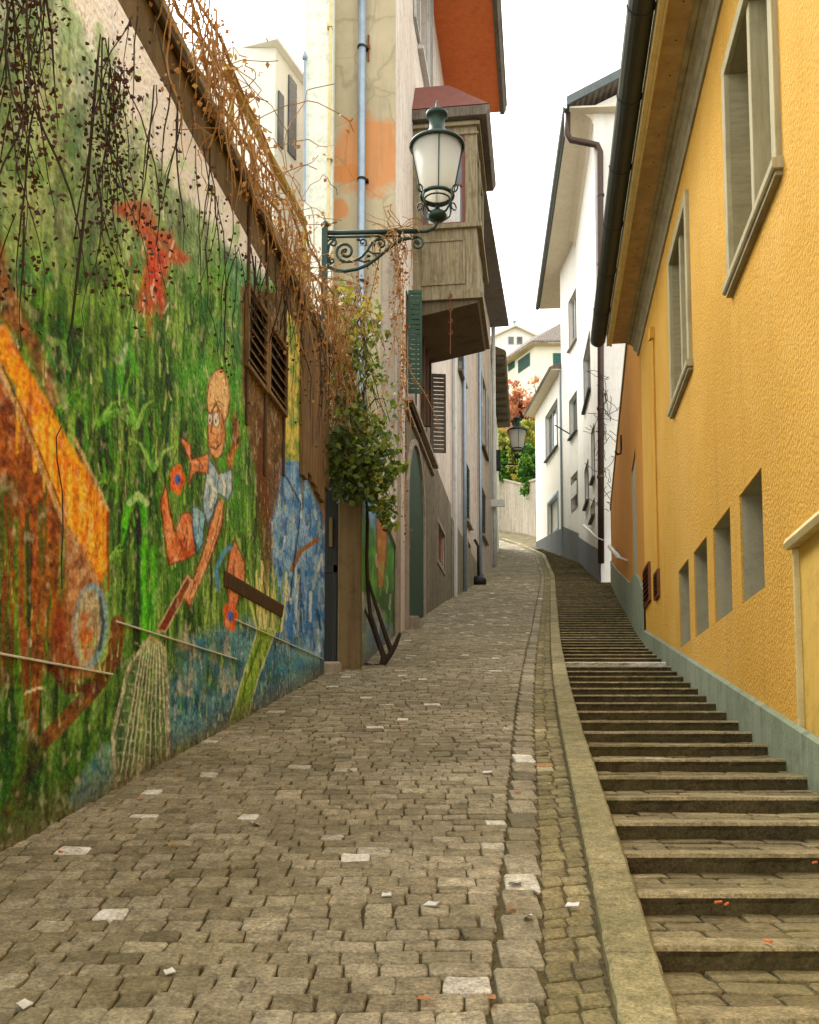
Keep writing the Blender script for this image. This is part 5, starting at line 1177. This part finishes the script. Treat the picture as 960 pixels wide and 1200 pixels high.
# ------------------------------------------------------------------ retaining wall, second lamp, background
RAx=[at(634,628,76.5),at(612,625,84),at(588,618,90)]
rw=thing('retaining_wall','stained concrete retaining wall closing the bend below the bushes','wall',(8.5,82,H(80)))
b=MB(); tops=[at(635,566,76.5).z+.3,at(612,568,84).z,at(588,562,90).z]
pp=[(RAx[0].x+.6,74.5),(RAx[0].x,76.5),(RAx[1].x,84),(RAx[2].x,90),(RAx[2].x-3,93)]; tt=[tops[0]+.6,tops[0],tops[1],tops[2],tops[2]]
for i in range(4):
    (x0,y0),(x1,y1)=pp[i],pp[i+1]; b.add([(x0,y0,8),(x1,y1,8),(x1,y1,tt[i+1]),(x0,y0,tt[i]),(x0+.5,y0+.5,8),(x1+.5,y1+.5,8),(x1+.5,y1+.5,tt[i+1]),(x0+.5,y0+.5,tt[i])],[(0,1,2,3),(3,2,6,7),(4,7,6,5)])
obj('wall_face',b,M['retain'],rw)
b=MB()
for i in range(4):
    (x0,y0),(x1,y1)=pp[i],pp[i+1]; b.hexa([(x0-.08,y0-.05,tt[i]),(x1-.08,y1-.05,tt[i+1]),(x1+.6,y1+.6,tt[i+1]),(x0+.6,y0+.6,tt[i]),(x0-.08,y0-.05,tt[i]+.15),(x1-.08,y1-.05,tt[i+1]+.15),(x1+.6,y1+.6,tt[i+1]+.15),(x0+.6,y0+.6,tt[i]+.15)])
obj('coping',b,M['coping'],rw)
b=MB()
hz=tt[1]+.02
poly_prism(b,[(p_[0]+.45,p_[1]+.45) for p_ in pp]+[(pp[-1][0],106),(30,106),(30,74.5)],5,tops[1]-.5)
for x0,x1,y0,y1,z in ((-40,60,118,200,tops[2]+4),): b.box(x0,x1,y0,y1,5,z,.2)
o=obj('hillside',b,M['mortar']); struct(o,'terraced hillside behind the retaining wall','hillside')
sl=thing('street_lamp','small dark lantern on a thin bracket at the alley bend','street lamp',at(588,530,52)); LS=MB()
h_=at(606.5,531,52.5); lantern(sl,(h_.x,h_.y,h_.z-.25),1.28)
b=MB(); b.tube([(h_.x,h_.y,h_.z-.26),(h_.x,h_.y,h_.z-.6),at(588,531,52.5)+Vector((0,0,-.6))],.04,6); obj('bracket_arm',b,M['ironk'],sl)
b=MB(); p=at(584,540,52.6); b.box(p.x-.25,p.x+.1,52.3,52.8,p.z-.5,p.z+.5); obj('wall_plate',b,M['ironk'],sl)

def far_house(name,label,x0,x1,y,depth,zb,ze,mat,ridge,wins,hip=False,rm='tile'):
    t=thing(name,label,'house',((x0+x1)/2,y,zb)); b=MB(); b.box(x0,x1,y,y+depth,zb,ze)
    if not hip: b.add([(x0,y,ze),(x1,y,ze),((x0+x1)/2,y,ridge)],[(0,1,2)])
    obj('wall',b,M[mat],t); return t
# gabled white house, far up
Y=135; a=at(581,420,Y); c=at(626,420,Y); rdg=at(604,384,Y)
fw=thing('white_gabled_house','distant white gabled house with two small windows near its peak','house',(a.x,Y,12))
zE=at(575,398,Y).z; x0,x1=at(574,400,Y).x,at(634,400,Y).x; xm=rdg.x
b=MB(); b.box(x0,x1,Y,Y+10,10,zE); b.add([(x0,Y,zE),(x1,Y,zE),(xm,Y,rdg.z)],[(0,1,2)]); obj('wall',b,M['white2'],fw)
b=MB()
for sx,ex in ((xm,x0-1),(xm,x1+1)):
    ze_=rdg.z-(rdg.z-zE)*(abs(ex-xm)/abs((x0 if ex<xm else x1)-xm)); b.hexa([(sx,Y-.6,rdg.z),(ex,Y-.6,ze_),(ex,Y+10,ze_),(sx,Y+10,rdg.z),(sx,Y-.6,rdg.z+.25),(ex,Y-.6,ze_+.25),(ex,Y+10,ze_+.25),(sx,Y+10,rdg.z+.25)])
obj('roof',b,M['soffw'],fw)
for xa,xb in ((596,602),(606,612)):
    p=at(xa,395,Y-.05); q_=at(xb,403,Y-.05); b=MB(); b.box(p.x-.1,q_.x+.1,Y-.08,Y-.003,q_.z-.1,p.z+.1); o=obj('window',b,M['whitep'],fw); b=MB(); b.box(p.x,q_.x,Y-.12,Y-.085,q_.z,p.z); b2=obj('pane',b,M['glass'],o)
b=MB(); b.tube([(xm,Y+1,rdg.z),(xm,Y+1,rdg.z+1.3)],.12,6); b.lathe((xm,Y+1,rdg.z+1.2),[(.3,0),(.3,.15)],8); obj('roof_vent',b,M['zinc'],fw)
# cream house with green shutters
Y=112; fh=thing('cream_hipped_house','cream house with tiled hip roof and green shutters behind the autumn tree','house',(at(640,460,Y).x,Y,15))
xl=at(590,450,Y+6).x; xc=at(627,450,Y).x; xr=at(700,450,Y).x; ze_=at(627,402,Y).z
b=MB(); b.add([(xc,Y,12),(xr,Y,12),(xr,Y,ze_),(xc,Y,ze_)],[(0,1,2,3)]); xs_,ys_=xc-3.8,Y+9
b.add([(xs_,ys_,12),(xc,Y,12),(xc,Y,ze_),(xs_,ys_,ze_)],[(0,1,2,3)]); obj('wall',b,M['creamwall'],fh)
b=MB(); e=1.0; E0=(xc-e*.4,Y-e); E1=(xr,Y-e); E2=(xs_-e*1.3,ys_); rz=at(660,383,Y+5).z+1.5
A=(E0[0],E0[1],ze_-.1); B_=(E1[0],E1[1],ze_-.1); Cc=(E2[0],E2[1],ze_-.1); R1=(xc+5,Y+6,rz); R2=(xr,Y+6,rz); R3=(xc+1,Y+12,rz)
b.add([A,B_,R2,R1],[(0,1,2,3)]); b.add([Cc,A,R1,R3],[(0,1,2,3)]); 
lo=-.28; b.add([A,B_,(B_[0],B_[1],B_[2]+lo),(A[0],A[1],A[2]+lo)],[(0,1,2,3)]); b.add([Cc,A,(A[0],A[1],A[2]+lo),(Cc[0],Cc[1],Cc[2]+lo)],[(0,1,2,3)]); obj('roof',b,M['tile'],fh)
b=MB(); b.add([(A[0],A[1],ze_-.39),(B_[0],B_[1],ze_-.39),(xr,Y,ze_-.39),(xc,Y,ze_-.39)],[(0,1,2,3)]); b.add([(Cc[0],Cc[1],ze_-.39),(A[0],A[1],ze_-.39),(xc,Y,ze_-.39),(xs_,ys_,ze_-.39)],[(0,1,2,3)]); obj('soffit',b,M['fascia'],fh)
Wc=Wall((xs_,ys_),(xc,Y),+1); Wd=Wall((xc,Y),(xr,Y),+1)
for W,xa,xb,t_,bo in ((Wc,596,603.5,417,433),(Wc,607.5,621.5,418,433),(Wd,648,662,414,433)):
    r=W.rect(xa,xb,((xa+xb)/2,t_),((xa+xb)/2,bo)); g=MB(); g.wbox(W,r[0],r[1],r[2],r[3],.02,.06)
    o=obj('window',g,M['teal'],fh); g=MB(); n=9
    for k in range(n): zz=r[2]+(r[3]-r[2])*(k+.3)/n; g.wbox(W,r[0]+.12,r[1]-.12,zz,zz+.1,.06,.1)
    obj('shutter',g,M['greens'],o)
# green garage door house and van, seen through the slot at the bend
gh_=thing('garage_building','small building with a green garage door far behind the retaining wall end','building',(6,112,H(110))); p=at(580,560,100); 
b=MB(); Yg=100.0; b.box(at(560,600,Yg).x,at(592,600,Yg).x,Yg,Yg+4,10,at(585,545,Yg).z); obj('wall',b,M['creamwall'],gh_)
b=MB(); b.box(at(572,600,Yg).x,at(590,600,Yg).x,Yg-.1,Yg-.003,H(Yg)-.1,at(585,562,Yg).z); n=12
for k in range(n): z0=H(Yg)+(at(585,562,Yg).z-H(Yg))*k/n; b.box(at(572,600,Yg).x,at(590,600,Yg).x,Yg-.14,Yg-.1,z0+.03,z0+.2)
obj('garage_door',b,M['teal'],gh_)
vn=thing('parked_van','white van half hidden behind the far end of the retaining wall','van',(at(580,615,95).x,95,H(95)))
vx=at(589.5,610,95).x; zv=H(95); pr=[(0,.45),(0,1.9),(.5,2.35),(1.2,2.9),(5.6,2.95),(5.9,2.7),(5.95,.45)]
b=MB(); x_=[(vx-5.95+0+k[0] if False else vx-k[0]) for k in pr]; V=[(x_[i],94.0,zv+pr[i][1]) for i in range(len(pr))]+[(x_[i],96.4,zv+pr[i][1]) for i in range(len(pr))]; n=len(pr)
b.add(V,[tuple(range(n)),tuple(range(2*n-1,n-1,-1))]+[(i,(i+1)%n,(i+1)%n+n,i+n) for i in range(n)]); obj('body',b,M['van'],vn,bevel=.12,seg=3)
for k in (1.1,4.7):
    for yy in (93.95,96.2):
        b=MB(); b.tube([(vx-k,yy,zv+.42),(vx-k,yy+.28,zv+.42)],.42,20); w_=obj('wheel',b,M['rubber'],vn); b=MB(); b.tube([(vx-k,yy-.01,zv+.42),(vx-k,yy+.29,zv+.42)],.22,14); obj('rim',b,M['zinc'],w_)
b=MB(); b.box(vx-2.6,vx-1.3,93.98,94.005,zv+1.7,zv+2.5); obj('side_window',b,M['dglass'],vn)
b=MB(); b.box(vx-.1,vx+.02,94.1,94.4,zv+.9,zv+1.15); obj('headlight',b,M['glass'],vn)
# ------------------------------------------------------------------ creepers
def strand(mb, lf, p, length, r=.012, leaf=.06, dens=10, wig=.05, tint=(0,.6), axis=None, n=None, spread=.07):
    n=n or max(4,int(length/.16)); pts=[Vector(p)]; d=Vector((random.gauss(0,.12),random.gauss(0,.12),-1)); 
    for i in range(n):
        d=(d+Vector((random.gauss(0,wig*3),random.gauss(0,wig*2),-.25))).normalized(); q=pts[-1]+d*(length/n); pts.append(q)
    mb.tube(pts,[r*(.35+.65*math.sin(math.pi*min(1,(i+1)/n*.8+.15))) for i in range(n+1)],4,False)
    for i in range(int(length*dens)):
        k=random.random()*n; a=pts[int(k)]; b_=pts[min(n,int(k)+1)]; q=a.lerp(b_,k-int(k))+Vector((random.gauss(0,spread),random.gauss(0,spread*.6),random.gauss(0,spread)))
        lf.leaf(q,leaf*random.uniform(.6,1.3),random.uniform(*tint))
    return pts
def creeper(name,label,cat,loc,stem,leafmat):
    t=thing(name,label,cat,loc); return t
# dark curtains hanging over the mural
cr=thing('dry_creeper','dark dried creeper hanging in long curtains over the jungle mural','creeper',WM.pt(4,Ztop,.1))
sm,lf=MB(),MB()
def hang(px,topy,len_,k,sp,dens=16,d=.1,leaf=.055,sm=sm,lf=lf,tint=(0,.55)):
    for _ in range(k):
        x=px+random.gauss(0,sp); u,z=WM.hit(x,topy,d); z=min(z,Ztop-.02)
        strand(sm,lf,WM.pt(u,z,d+random.uniform(0,.12)),len_*random.uniform(.5,1.2),random.uniform(.0035,.007),leaf,dens,.05,tint)
hang(10,-60,2.0,8,16,50,leaf=.036); hang(40,-40,1.4,6,12,44,leaf=.036); hang(8,120,1.3,4,8,22,leaf=.036); hang(5,250,1.2,2,5,16,leaf=.036)
hang(112,45,2.2,3,3,40,leaf=.036); hang(122,80,1.9,8,6,60,leaf=.036); hang(105,200,1.4,2,4,12,leaf=.04)
hang(150,20,1.3,4,9,20,leaf=.04); hang(180,100,1.1,3,8,10,leaf=.04); hang(205,120,1.1,4,9,10,leaf=.04); hang(230,170,1.2,4,9,10,leaf=.04); hang(250,230,1.4,5,9,10,leaf=.04); hang(275,290,1.3,5,8,12,leaf=.036)
hang(300,300,1.1,6,9,14,leaf=.036); hang(330,330,1.3,6,9,10,leaf=.036); hang(360,370,1.6,7,9,10,leaf=.036); hang(380,400,2.0,5,4,10,leaf=.036)
# long thick runner seen at the left of the mural
pts=[WM.on(x,y,.09) for x,y in ((118,40),(113,90),(108,150),(103,210),(97,270),(90,330),(84,385),(80,400))]; sm.tube(pts,[.005,.011,.011,.01,.01,.009,.008,.005],5)
pts=[WM.on(x,y,.05) for x,y in ((72,500),(66,512),(67,540),(73,575),(74,620),(72,660),(73,690))]; sm.tube(pts,.004,5)
obj('stems',sm,M['stemd'],cr); obj('dry_leaves',lf,M['leafd'],cr)
# tangled straw coloured stems over the coping
ct=thing('tangled_creeper','straw coloured leafless creeper tangled over the coping of the mural wall','creeper',WM.pt(6,Ztop+.2,0))
sm,lf=MB(),MB()
for _ in range(200):
    u=random.uniform(WM.hit(165,40)[0],WM.L+.1); f=random.random(); z=Ztop+.05+abs(random.gauss(0,.34)); d=random.uniform(-.5,.25)
    p=WM.pt(u,z,d); pts=[p]; dr=Vector((random.gauss(0,1),random.gauss(0,1),random.gauss(.35,.6))).normalized()
    for i in range(random.randint(5,13)):
        dr=(dr+Vector((random.gauss(0,.35),random.gauss(0,.35),random.gauss(-.13,.2)))).normalized(); pts.append(pts[-1]+dr*.13)
    sm.tube(pts,[.0065]+[.005]*(len(pts)-1),3,False)
    for _k in range(random.randint(0,7)): lf.leaf(random.choice(pts)+Vector((random.gauss(0,.03),)*3),.06,random.uniform(.5,1))
for _ in range(110):
    u=random.uniform(WM.hit(170,40)[0],WM.L+.15); strand(sm,lf,WM.pt(u,Ztop+random.uniform(.0,.5),random.uniform(.1,.28)),random.uniform(.3,1.1)*(1 if random.random()<.8 else 1.8),.009,.055,9,.07,(.45,1))
for k in range(6):
    us=np.linspace(WM.hit(160,40)[0],WM.L,18); sm.tube([WM.pt(u,Ztop+.2+.25*k/6+random.gauss(0,.06),-.3+.1*k+random.gauss(0,.04)) for u in us],[.025-.002*k]*18,5)
obj('stems',sm,M['stemo'],ct); obj('dry_leaves',lf,M['leafs'],ct)
# creeper over the bracket and down the house corner
cb=thing('bracket_creeper','thin dry tendrils tangled on the lamp bracket and trailing down the beige wall','creeper',at(450,275,14.6)+Vector((0,0,-.1)))
sm,lf=MB(),MB()
for _ in range(46):
    p=at(random.gauss(462,9),random.uniform(268,280),14.55+random.uniform(-.08,.08)); pts=[p]; dr=Vector((random.gauss(0,1),random.gauss(0,.4),random.gauss(0,.7))).normalized()
    for i in range(7): dr=(dr+Vector((random.gauss(0,.6),random.gauss(0,.3),random.gauss(-.05,.4)))).normalized(); pts.append(pts[-1]+dr*.07)
    sm.tube(pts,.007,3,False)
for x,y,L in ((430,300,1.4),(436,285,.7),(448,282,2.0),(455,284,1.2),(462,282,1.7),(470,281,2.6),(476,280,1.3),(466,284,3.0),(484,280,.8),(412,320,.9),(420,318,.5)): strand(sm,lf,at(x,y,14.6),L*random.uniform(.9,1.1),.009,.05,22,.05,(.1,.7),spread=.035)
for x in (466,469,472,475,470): strand(sm,lf,at(x,random.uniform(300,380),HP1[1]-.35),random.uniform(2.5,5),.012,.07,14,.03,(.1,.7),spread=.05)
obj('stems',sm,M['stemo'],cb); obj('dry_leaves',lf,M['leafs'],cb)
# leafy vine with a forked trunk
gvY=15.75
gv=thing('leafy_vine','green leafy vine with a forked bare trunk climbing beside the gate pillar','vine',(gx(450,gvY),gvY,H(gvY)))
sm,lf=MB(),MB()
def path(L,Y0,Y1=None,m=None):
    n=len(L); return [at(x,y,Y0+((Y1 or Y0)-Y0)*i/(n-1)) for i,(x,y) in enumerate(L)]
sm.tube(path([(448,782),(450,770),(444,752),(434,720),(431,690),(430,650),(431,610),(428,575),(420,540),(424,480),(430,430),(424,380),(412,345)],gvY-.1,gvY+.3),[.055,.05,.036,.033,.03,.028,.027,.026,.025,.022,.02,.016,.01],7)
sm.tube(path([(449,778),(458,766),(464,755),(469,742)],gvY-.1,gvY),[.05,.045,.038,.025],7)
sm.tube(path([(459,764),(452,745),(444,720),(436,695),(432,680)],gvY-.05,gvY),[.05,.04,.034,.03,.025],6)
sm.tube(path([(445,760),(436,735),(424,705),(421,680)],gvY,gvY),[.03,.02,.015,.01],5)
sm.tube(path([(428,778),(436,781),(448,780)],gvY-.15,gvY-.1),[.03,.03,.04],5)
for _ in range(34):
    x0=random.uniform(398,432); y0=random.uniform(360,590); a=random.uniform(-1,1)
    sm.tube(path([(x0,y0),(x0+a*14,y0-18),(x0+a*26,y0-22+random.uniform(0,22)),(x0+a*34,y0-6+random.uniform(0,30))],gvY+random.uniform(-.4,.4),gvY+random.uniform(-.7,.3)),[.016,.012,.009,.006],4)
def blob(cx,cy,rx,ry,n,t=(.2,.9),size=.115,Y=None,dY=.3):
    Y=Y or (14.75 if cx<426 else 15.3); n=int(n*(1.5 if cy>470 else .8))
    for _ in range(n):
        a=random.uniform(0,6.283); r=random.random()**.55
        lf.leaf(at(cx+rx*r*math.cos(a),cy+ry*r*math.sin(a),Y+random.gauss(0,dY)),size*random.uniform(.55,1.25),random.uniform(*t))
for c in ((400,345,12,18,60,(.5,1)),(408,390,14,24,90,(.3,1)),(432,365,14,16,60,(.4,1)),(440,392,16,14,70,(.3,1)),(425,420,16,18,80),(402,440,14,24,70),(440,440,14,16,60),(412,480,20,18,150,(0,.8)),(398,520,20,22,320,(0,.6)),(420,535,26,26,380,(0,.7)),(392,548,14,14,160,(0,.5)),(440,560,22,18,190,(.1,.9)),(455,520,14,18,60),(465,548,12,10,40),(412,575,24,14,170,(0,.5)),(450,590,14,10,60,(.2,.9)),(430,500,22,16,110),(382,470,8,30,60,(0,.5)),(462,470,9,22,24,(.3,1)),(456,610,9,14,40,(.2,.9))): blob(*c[:5],**({'t':c[5]} if len(c)>5 else {}))
for _ in range(70):
    strand(sm,lf,at(random.uniform(386,440),random.uniform(330,500),gvY+random.uniform(-.5,.4)),random.uniform(.5,1.6),.007,.06,12,.06,(.5,1))
obj('stems',sm,M['stemd'],gv); obj('leaves',lf,M['leafg'],gv)
# dry brown thicket between coping end and the pillar
ck=thing('brown_thicket','dense brown dry stems hanging between the mural wall end and the leafy vine','creeper',at(388,420,14.9)); sm,lf=MB(),MB()
for _ in range(120): strand(sm,lf,at(random.uniform(378,412),random.uniform(325,470),random.uniform(14.5,15.3)),random.uniform(.5,1.8),.008,.055,9,.07,(.2,1))
obj('stems',sm,M['stemo'],ck); obj('dry_leaves',lf,M['leafs'],ck)
# bare twiggy climber by the brown downpipe
tw=thing('bare_climber','bare twiggy climber beside the brown downpipe of the tall white house','creeper',at(712,560,43.6)); sm=MB()
for _ in range(40):
    p=at(random.gauss(711,3),random.uniform(440,600),43.7); pts=[p]; dr=Vector((random.gauss(0,1),-.1,random.gauss(0,1))).normalized()
    for i in range(7): dr=(dr+Vector((random.gauss(0,.5),random.gauss(0,.1),random.gauss(0,.5)))).normalized(); pts.append(pts[-1]+dr*.16)
    sm.tube(pts,.015,3,False)
obj('stems',sm,M['stemd'],tw)

# ------------------------------------------------------------------ trees and bushes behind the retaining wall
def tree(name,label,cat,base,height,crown_r,mat,n_clump,leaves,size,seed,crown_z=.55,trunk_r=.18,group=None,flat=1.):
    rr=random.Random(seed); t=thing(name,label,cat,base,group); b=Vector(base); sm=MB(); lf=MB(); tips=[]
    top=b+Vector((rr.uniform(-.3,.3),0,height*.75)); pts=[b+Vector((0,0,-.3))]+[b.lerp(top,k/5)+Vector((rr.gauss(0,.12),rr.gauss(0,.12),0)) for k in range(1,6)]
    sm.tube(pts,[trunk_r*(1-.14*k) for k in range(6)],8)
    for i in range(n_clump):
        k=rr.uniform(.3,1); s=b.lerp(top,k); a=rr.uniform(0,6.283); rad=crown_r*rr.random()**.5
        c=b+Vector((math.cos(a)*rad,math.sin(a)*rad,height*crown_z+rr.uniform(-1,1)*height*(1-crown_z)*flat*math.sqrt(max(0,1-(rad/crown_r)**2*.8))))
        mid=s.lerp(c,.5)+Vector((0,0,rr.uniform(0,.4))); sm.tube([s,mid,c],[trunk_r*.35,trunk_r*.2,trunk_r*.08],4,False)
        R=crown_r*rr.uniform(.16,.34); tt=rr.uniform(.1,.9)
        for _ in range(leaves):
            d=Vector((rr.gauss(0,1),rr.gauss(0,1),rr.gauss(0,.8))); p=c+d*R*.55; lf.leaf(p,size*rr.uniform(.6,1.3),max(0,min(1,tt+rr.gauss(0,.2))))
    obj('trunk',sm,M['stemd'],t); obj('crown',lf,M[mat],t); return t
random.seed(21)
def tb(px,py_,Y): p=at(px,py_,Y); return p
def place_tree(name,label,px,pyb,Y,pyt,rad_px,mat,ncl,lv,size,seed,**k):
    b=at(px,pyb,Y); t_=at(px,pyt,Y); return tree(name,label,'tree' if 'tree' in name else 'bush',b,t_.z-b.z,rad_px/1200*Y,mat,ncl,lv,size,seed,**k)
place_tree('autumn_tree','rust red autumn tree in front of the cream hipped house',608,560,97,448,24,'leafo',60,50,.36,2,crown_z=.6,trunk_r=.3)
place_tree('autumn_tree','smaller copper coloured tree beside the eave of the low white house',632,560,99,440,18,'leafo',32,44,.36,3,crown_z=.66,trunk_r=.24)
place_tree('yellowing_tree','yellow green tree directly behind the small bend lantern',626,575,91,478,20,'leafy',60,90,.36,4,crown_z=.5,trunk_r=.2)
place_tree('yellowing_tree','olive tree filling the gap above the retaining wall left of the bend lantern',594,575,94,500,18,'leafy',50,80,.36,9,crown_z=.5,trunk_r=.2)
place_tree('round_bush','round bright green bush on the left of the retaining wall top',597,566,89.5,528,13,'leafb',60,110,.26,5,crown_z=.5,trunk_r=.1)
place_tree('trailing_bush','bright green bush spilling over the retaining wall beside the low white house',622,585,81.5,520,12,'leafb',70,110,.26,6,crown_z=.5,trunk_r=.1)
place_tree('round_bush','olive green bush between the two bright bushes on the retaining wall',612,566,87,500,14,'leafy',50,100,.28,7,crown_z=.5,trunk_r=.1)

# ------------------------------------------------------------------ litter
random.seed(5)
def litter(name,labels,cat,spots,mat,make,group):
    first=None
    for i,(x,y) in enumerate(spots):
        p=G(x,y); 
        if first is None or i%3==0: 
            b=MB(); make(b); o=obj(name,b,M[mat]); first=o
        else: o=first.copy(); COL.objects.link(o)
        gsl=(H(p.y+.1)-H(p.y-.1))/.2
        o.location=(p.x,p.y,p.z+.012); o.rotation_euler=(math.atan(gsl),0,random.uniform(0,6.28)); tag(o,labels,cat,group)
def mk_leaf(b):
    n=8; L=random.uniform(.026,.038); pts=[]
    for i in range(n): a=2*math.pi*i/n; pts.append((L*math.cos(a),L*.5*math.sin(a),.004+.012*abs(math.sin(a*1.5))))
    b.add(pts+[(0,0,.002)],[(i,(i+1)%n,n) for i in range(n)]); b.c=[random.uniform(.75,1)]*len(b.f)
def mk_paper(b):
    w=random.uniform(.022,.036); b.add([(-w,-w*.6,0),(w,-w*.5,.004),(w*.9,w*.6,.012),(0,w*.75,.004),(-w*.8,w*.5,.01)],[(0,1,2,3,4)]); b.add([(-w,-w*.6,-.003),(w,-w*.5,-.001),(w*.9,w*.6,.008),(0,w*.75,0),(-w*.8,w*.5,.006)],[(4,3,2,1,0)])
def mk_butt(b): b.tube([(-.02,0,.007),(.02,.003,.007)],.006,7)
litter('fallen_leaf','small orange brown leaf lying on the cobbles','leaf',[(184,972),(202,993),(345,865),(267,864),(330,867),(600,1068),(500,1176),(575,1175),(210,908),(165,938),(630,975),(607,930),(150,985)],'leafo',mk_leaf,'dry leaves scattered on the cobbled lane')
litter('paper_scrap','tiny white paper scrap on the cobbles','paper',[(121,951),(198,1143),(453,1052),(560,820),(28,1182),(290,820),(410,905),(571,907),(604,1039),(629,1048),(671,1064),(618,1078),(506,1063),(300,968)],'whitep',mk_paper,'paper scraps on the cobbled lane')
litter('cigarette_butt','orange and white cigarette butt on the ground','cigarette butt',[(71,1002),(470,860),(852,1064),(842,1062),(900,1108),(955,1015),(720,1000)],'orsoff',mk_butt,'cigarette butts on lane and stairs')

# ------------------------------------------------------------------ light, sky, camera
EXPO=1.33
w=bpy.data.worlds.new('World'); sc.world=w; w.use_nodes=True; nt=w.node_tree; bg=nt.nodes['Background']
sky=nt.nodes.new('ShaderNodeTexSky'); sky.sky_type='NISHITA'; sky.sun_disc=False
SUN_EL,SUN_AZ=math.radians(48),math.radians(-28)     # azimuth measured from +Y towards +X
sky.sun_elevation=SUN_EL; sky.sun_rotation=SUN_AZ; sky.air_density=1.6; sky.dust_density=6.5; sky.ozone_density=1.
hs=nt.nodes.new('ShaderNodeHueSaturation'); hs.inputs['Saturation'].default_value=.22; hs.inputs['Value'].default_value=1.0
mx=nt.nodes.new('ShaderNodeMix'); mx.data_type='RGBA'; mx.inputs[0].default_value=.6; mx.inputs[7].default_value=(9.4,9.2,8.6,1)
nt.links.new(sky.outputs[0],hs.inputs['Color']); nt.links.new(hs.outputs[0],mx.inputs[6]); nt.links.new(mx.outputs[2],bg.inputs['Color']); bg.inputs['Strength'].default_value=.15
sun=bpy.data.lights.new('sun','SUN'); sun.energy=1.5; sun.angle=math.radians(25); sun.color=(1,.95,.86); so_=link('sun',sun)
dv=Vector((math.sin(SUN_AZ)*math.cos(SUN_EL),math.cos(SUN_AZ)*math.cos(SUN_EL),math.sin(SUN_EL))); so_.rotation_euler=dv.to_track_quat('Z','Y').to_euler(); so_.location=(0,0,60)
cd=bpy.data.cameras.new('camera'); cam=link('camera',cd); cam.location=(0,0,EYE); cam.rotation_euler=(math.pi/2+PITCH,0,0)
cd.sensor_fit='VERTICAL'; cd.sensor_height=36; cd.sensor_width=28.8; cd.lens=36*FPX/1200; cd.shift_y=(PY0-600)/1200; cd.clip_end=2000; cd.clip_start=.05
sc.camera=cam
vs=sc.view_settings; vs.view_transform='Standard'; vs.look='None'; vs.gamma=1; vs.exposure=EXPO
sc.cycles.max_bounces=6; sc.cycles.diffuse_bounces=4; sc.cycles.use_denoising=True
# bring everything from survey units to metres
done=set()
for o in list(sc.objects):
    o.location=o.location*UNIT
    if o.type=='MESH' and o.data.name not in done:
        done.add(o.data.name); o.data.transform(Matrix.Scale(UNIT,4))
# keep face winding consistent on the closed pieces
import bmesh
for me in {o.data for o in sc.objects if o.type=='MESH'}:
    if len(me.polygons)<60000 and not me.name.startswith(('cobbles','gutter','tread','upper','leaves','crown','dry_leaves','wall_face','lane','ground')):
        bm=bmesh.new(); bm.from_mesh(me); bmesh.ops.recalc_face_normals(bm,faces=bm.faces); bm.to_mesh(me); bm.free()
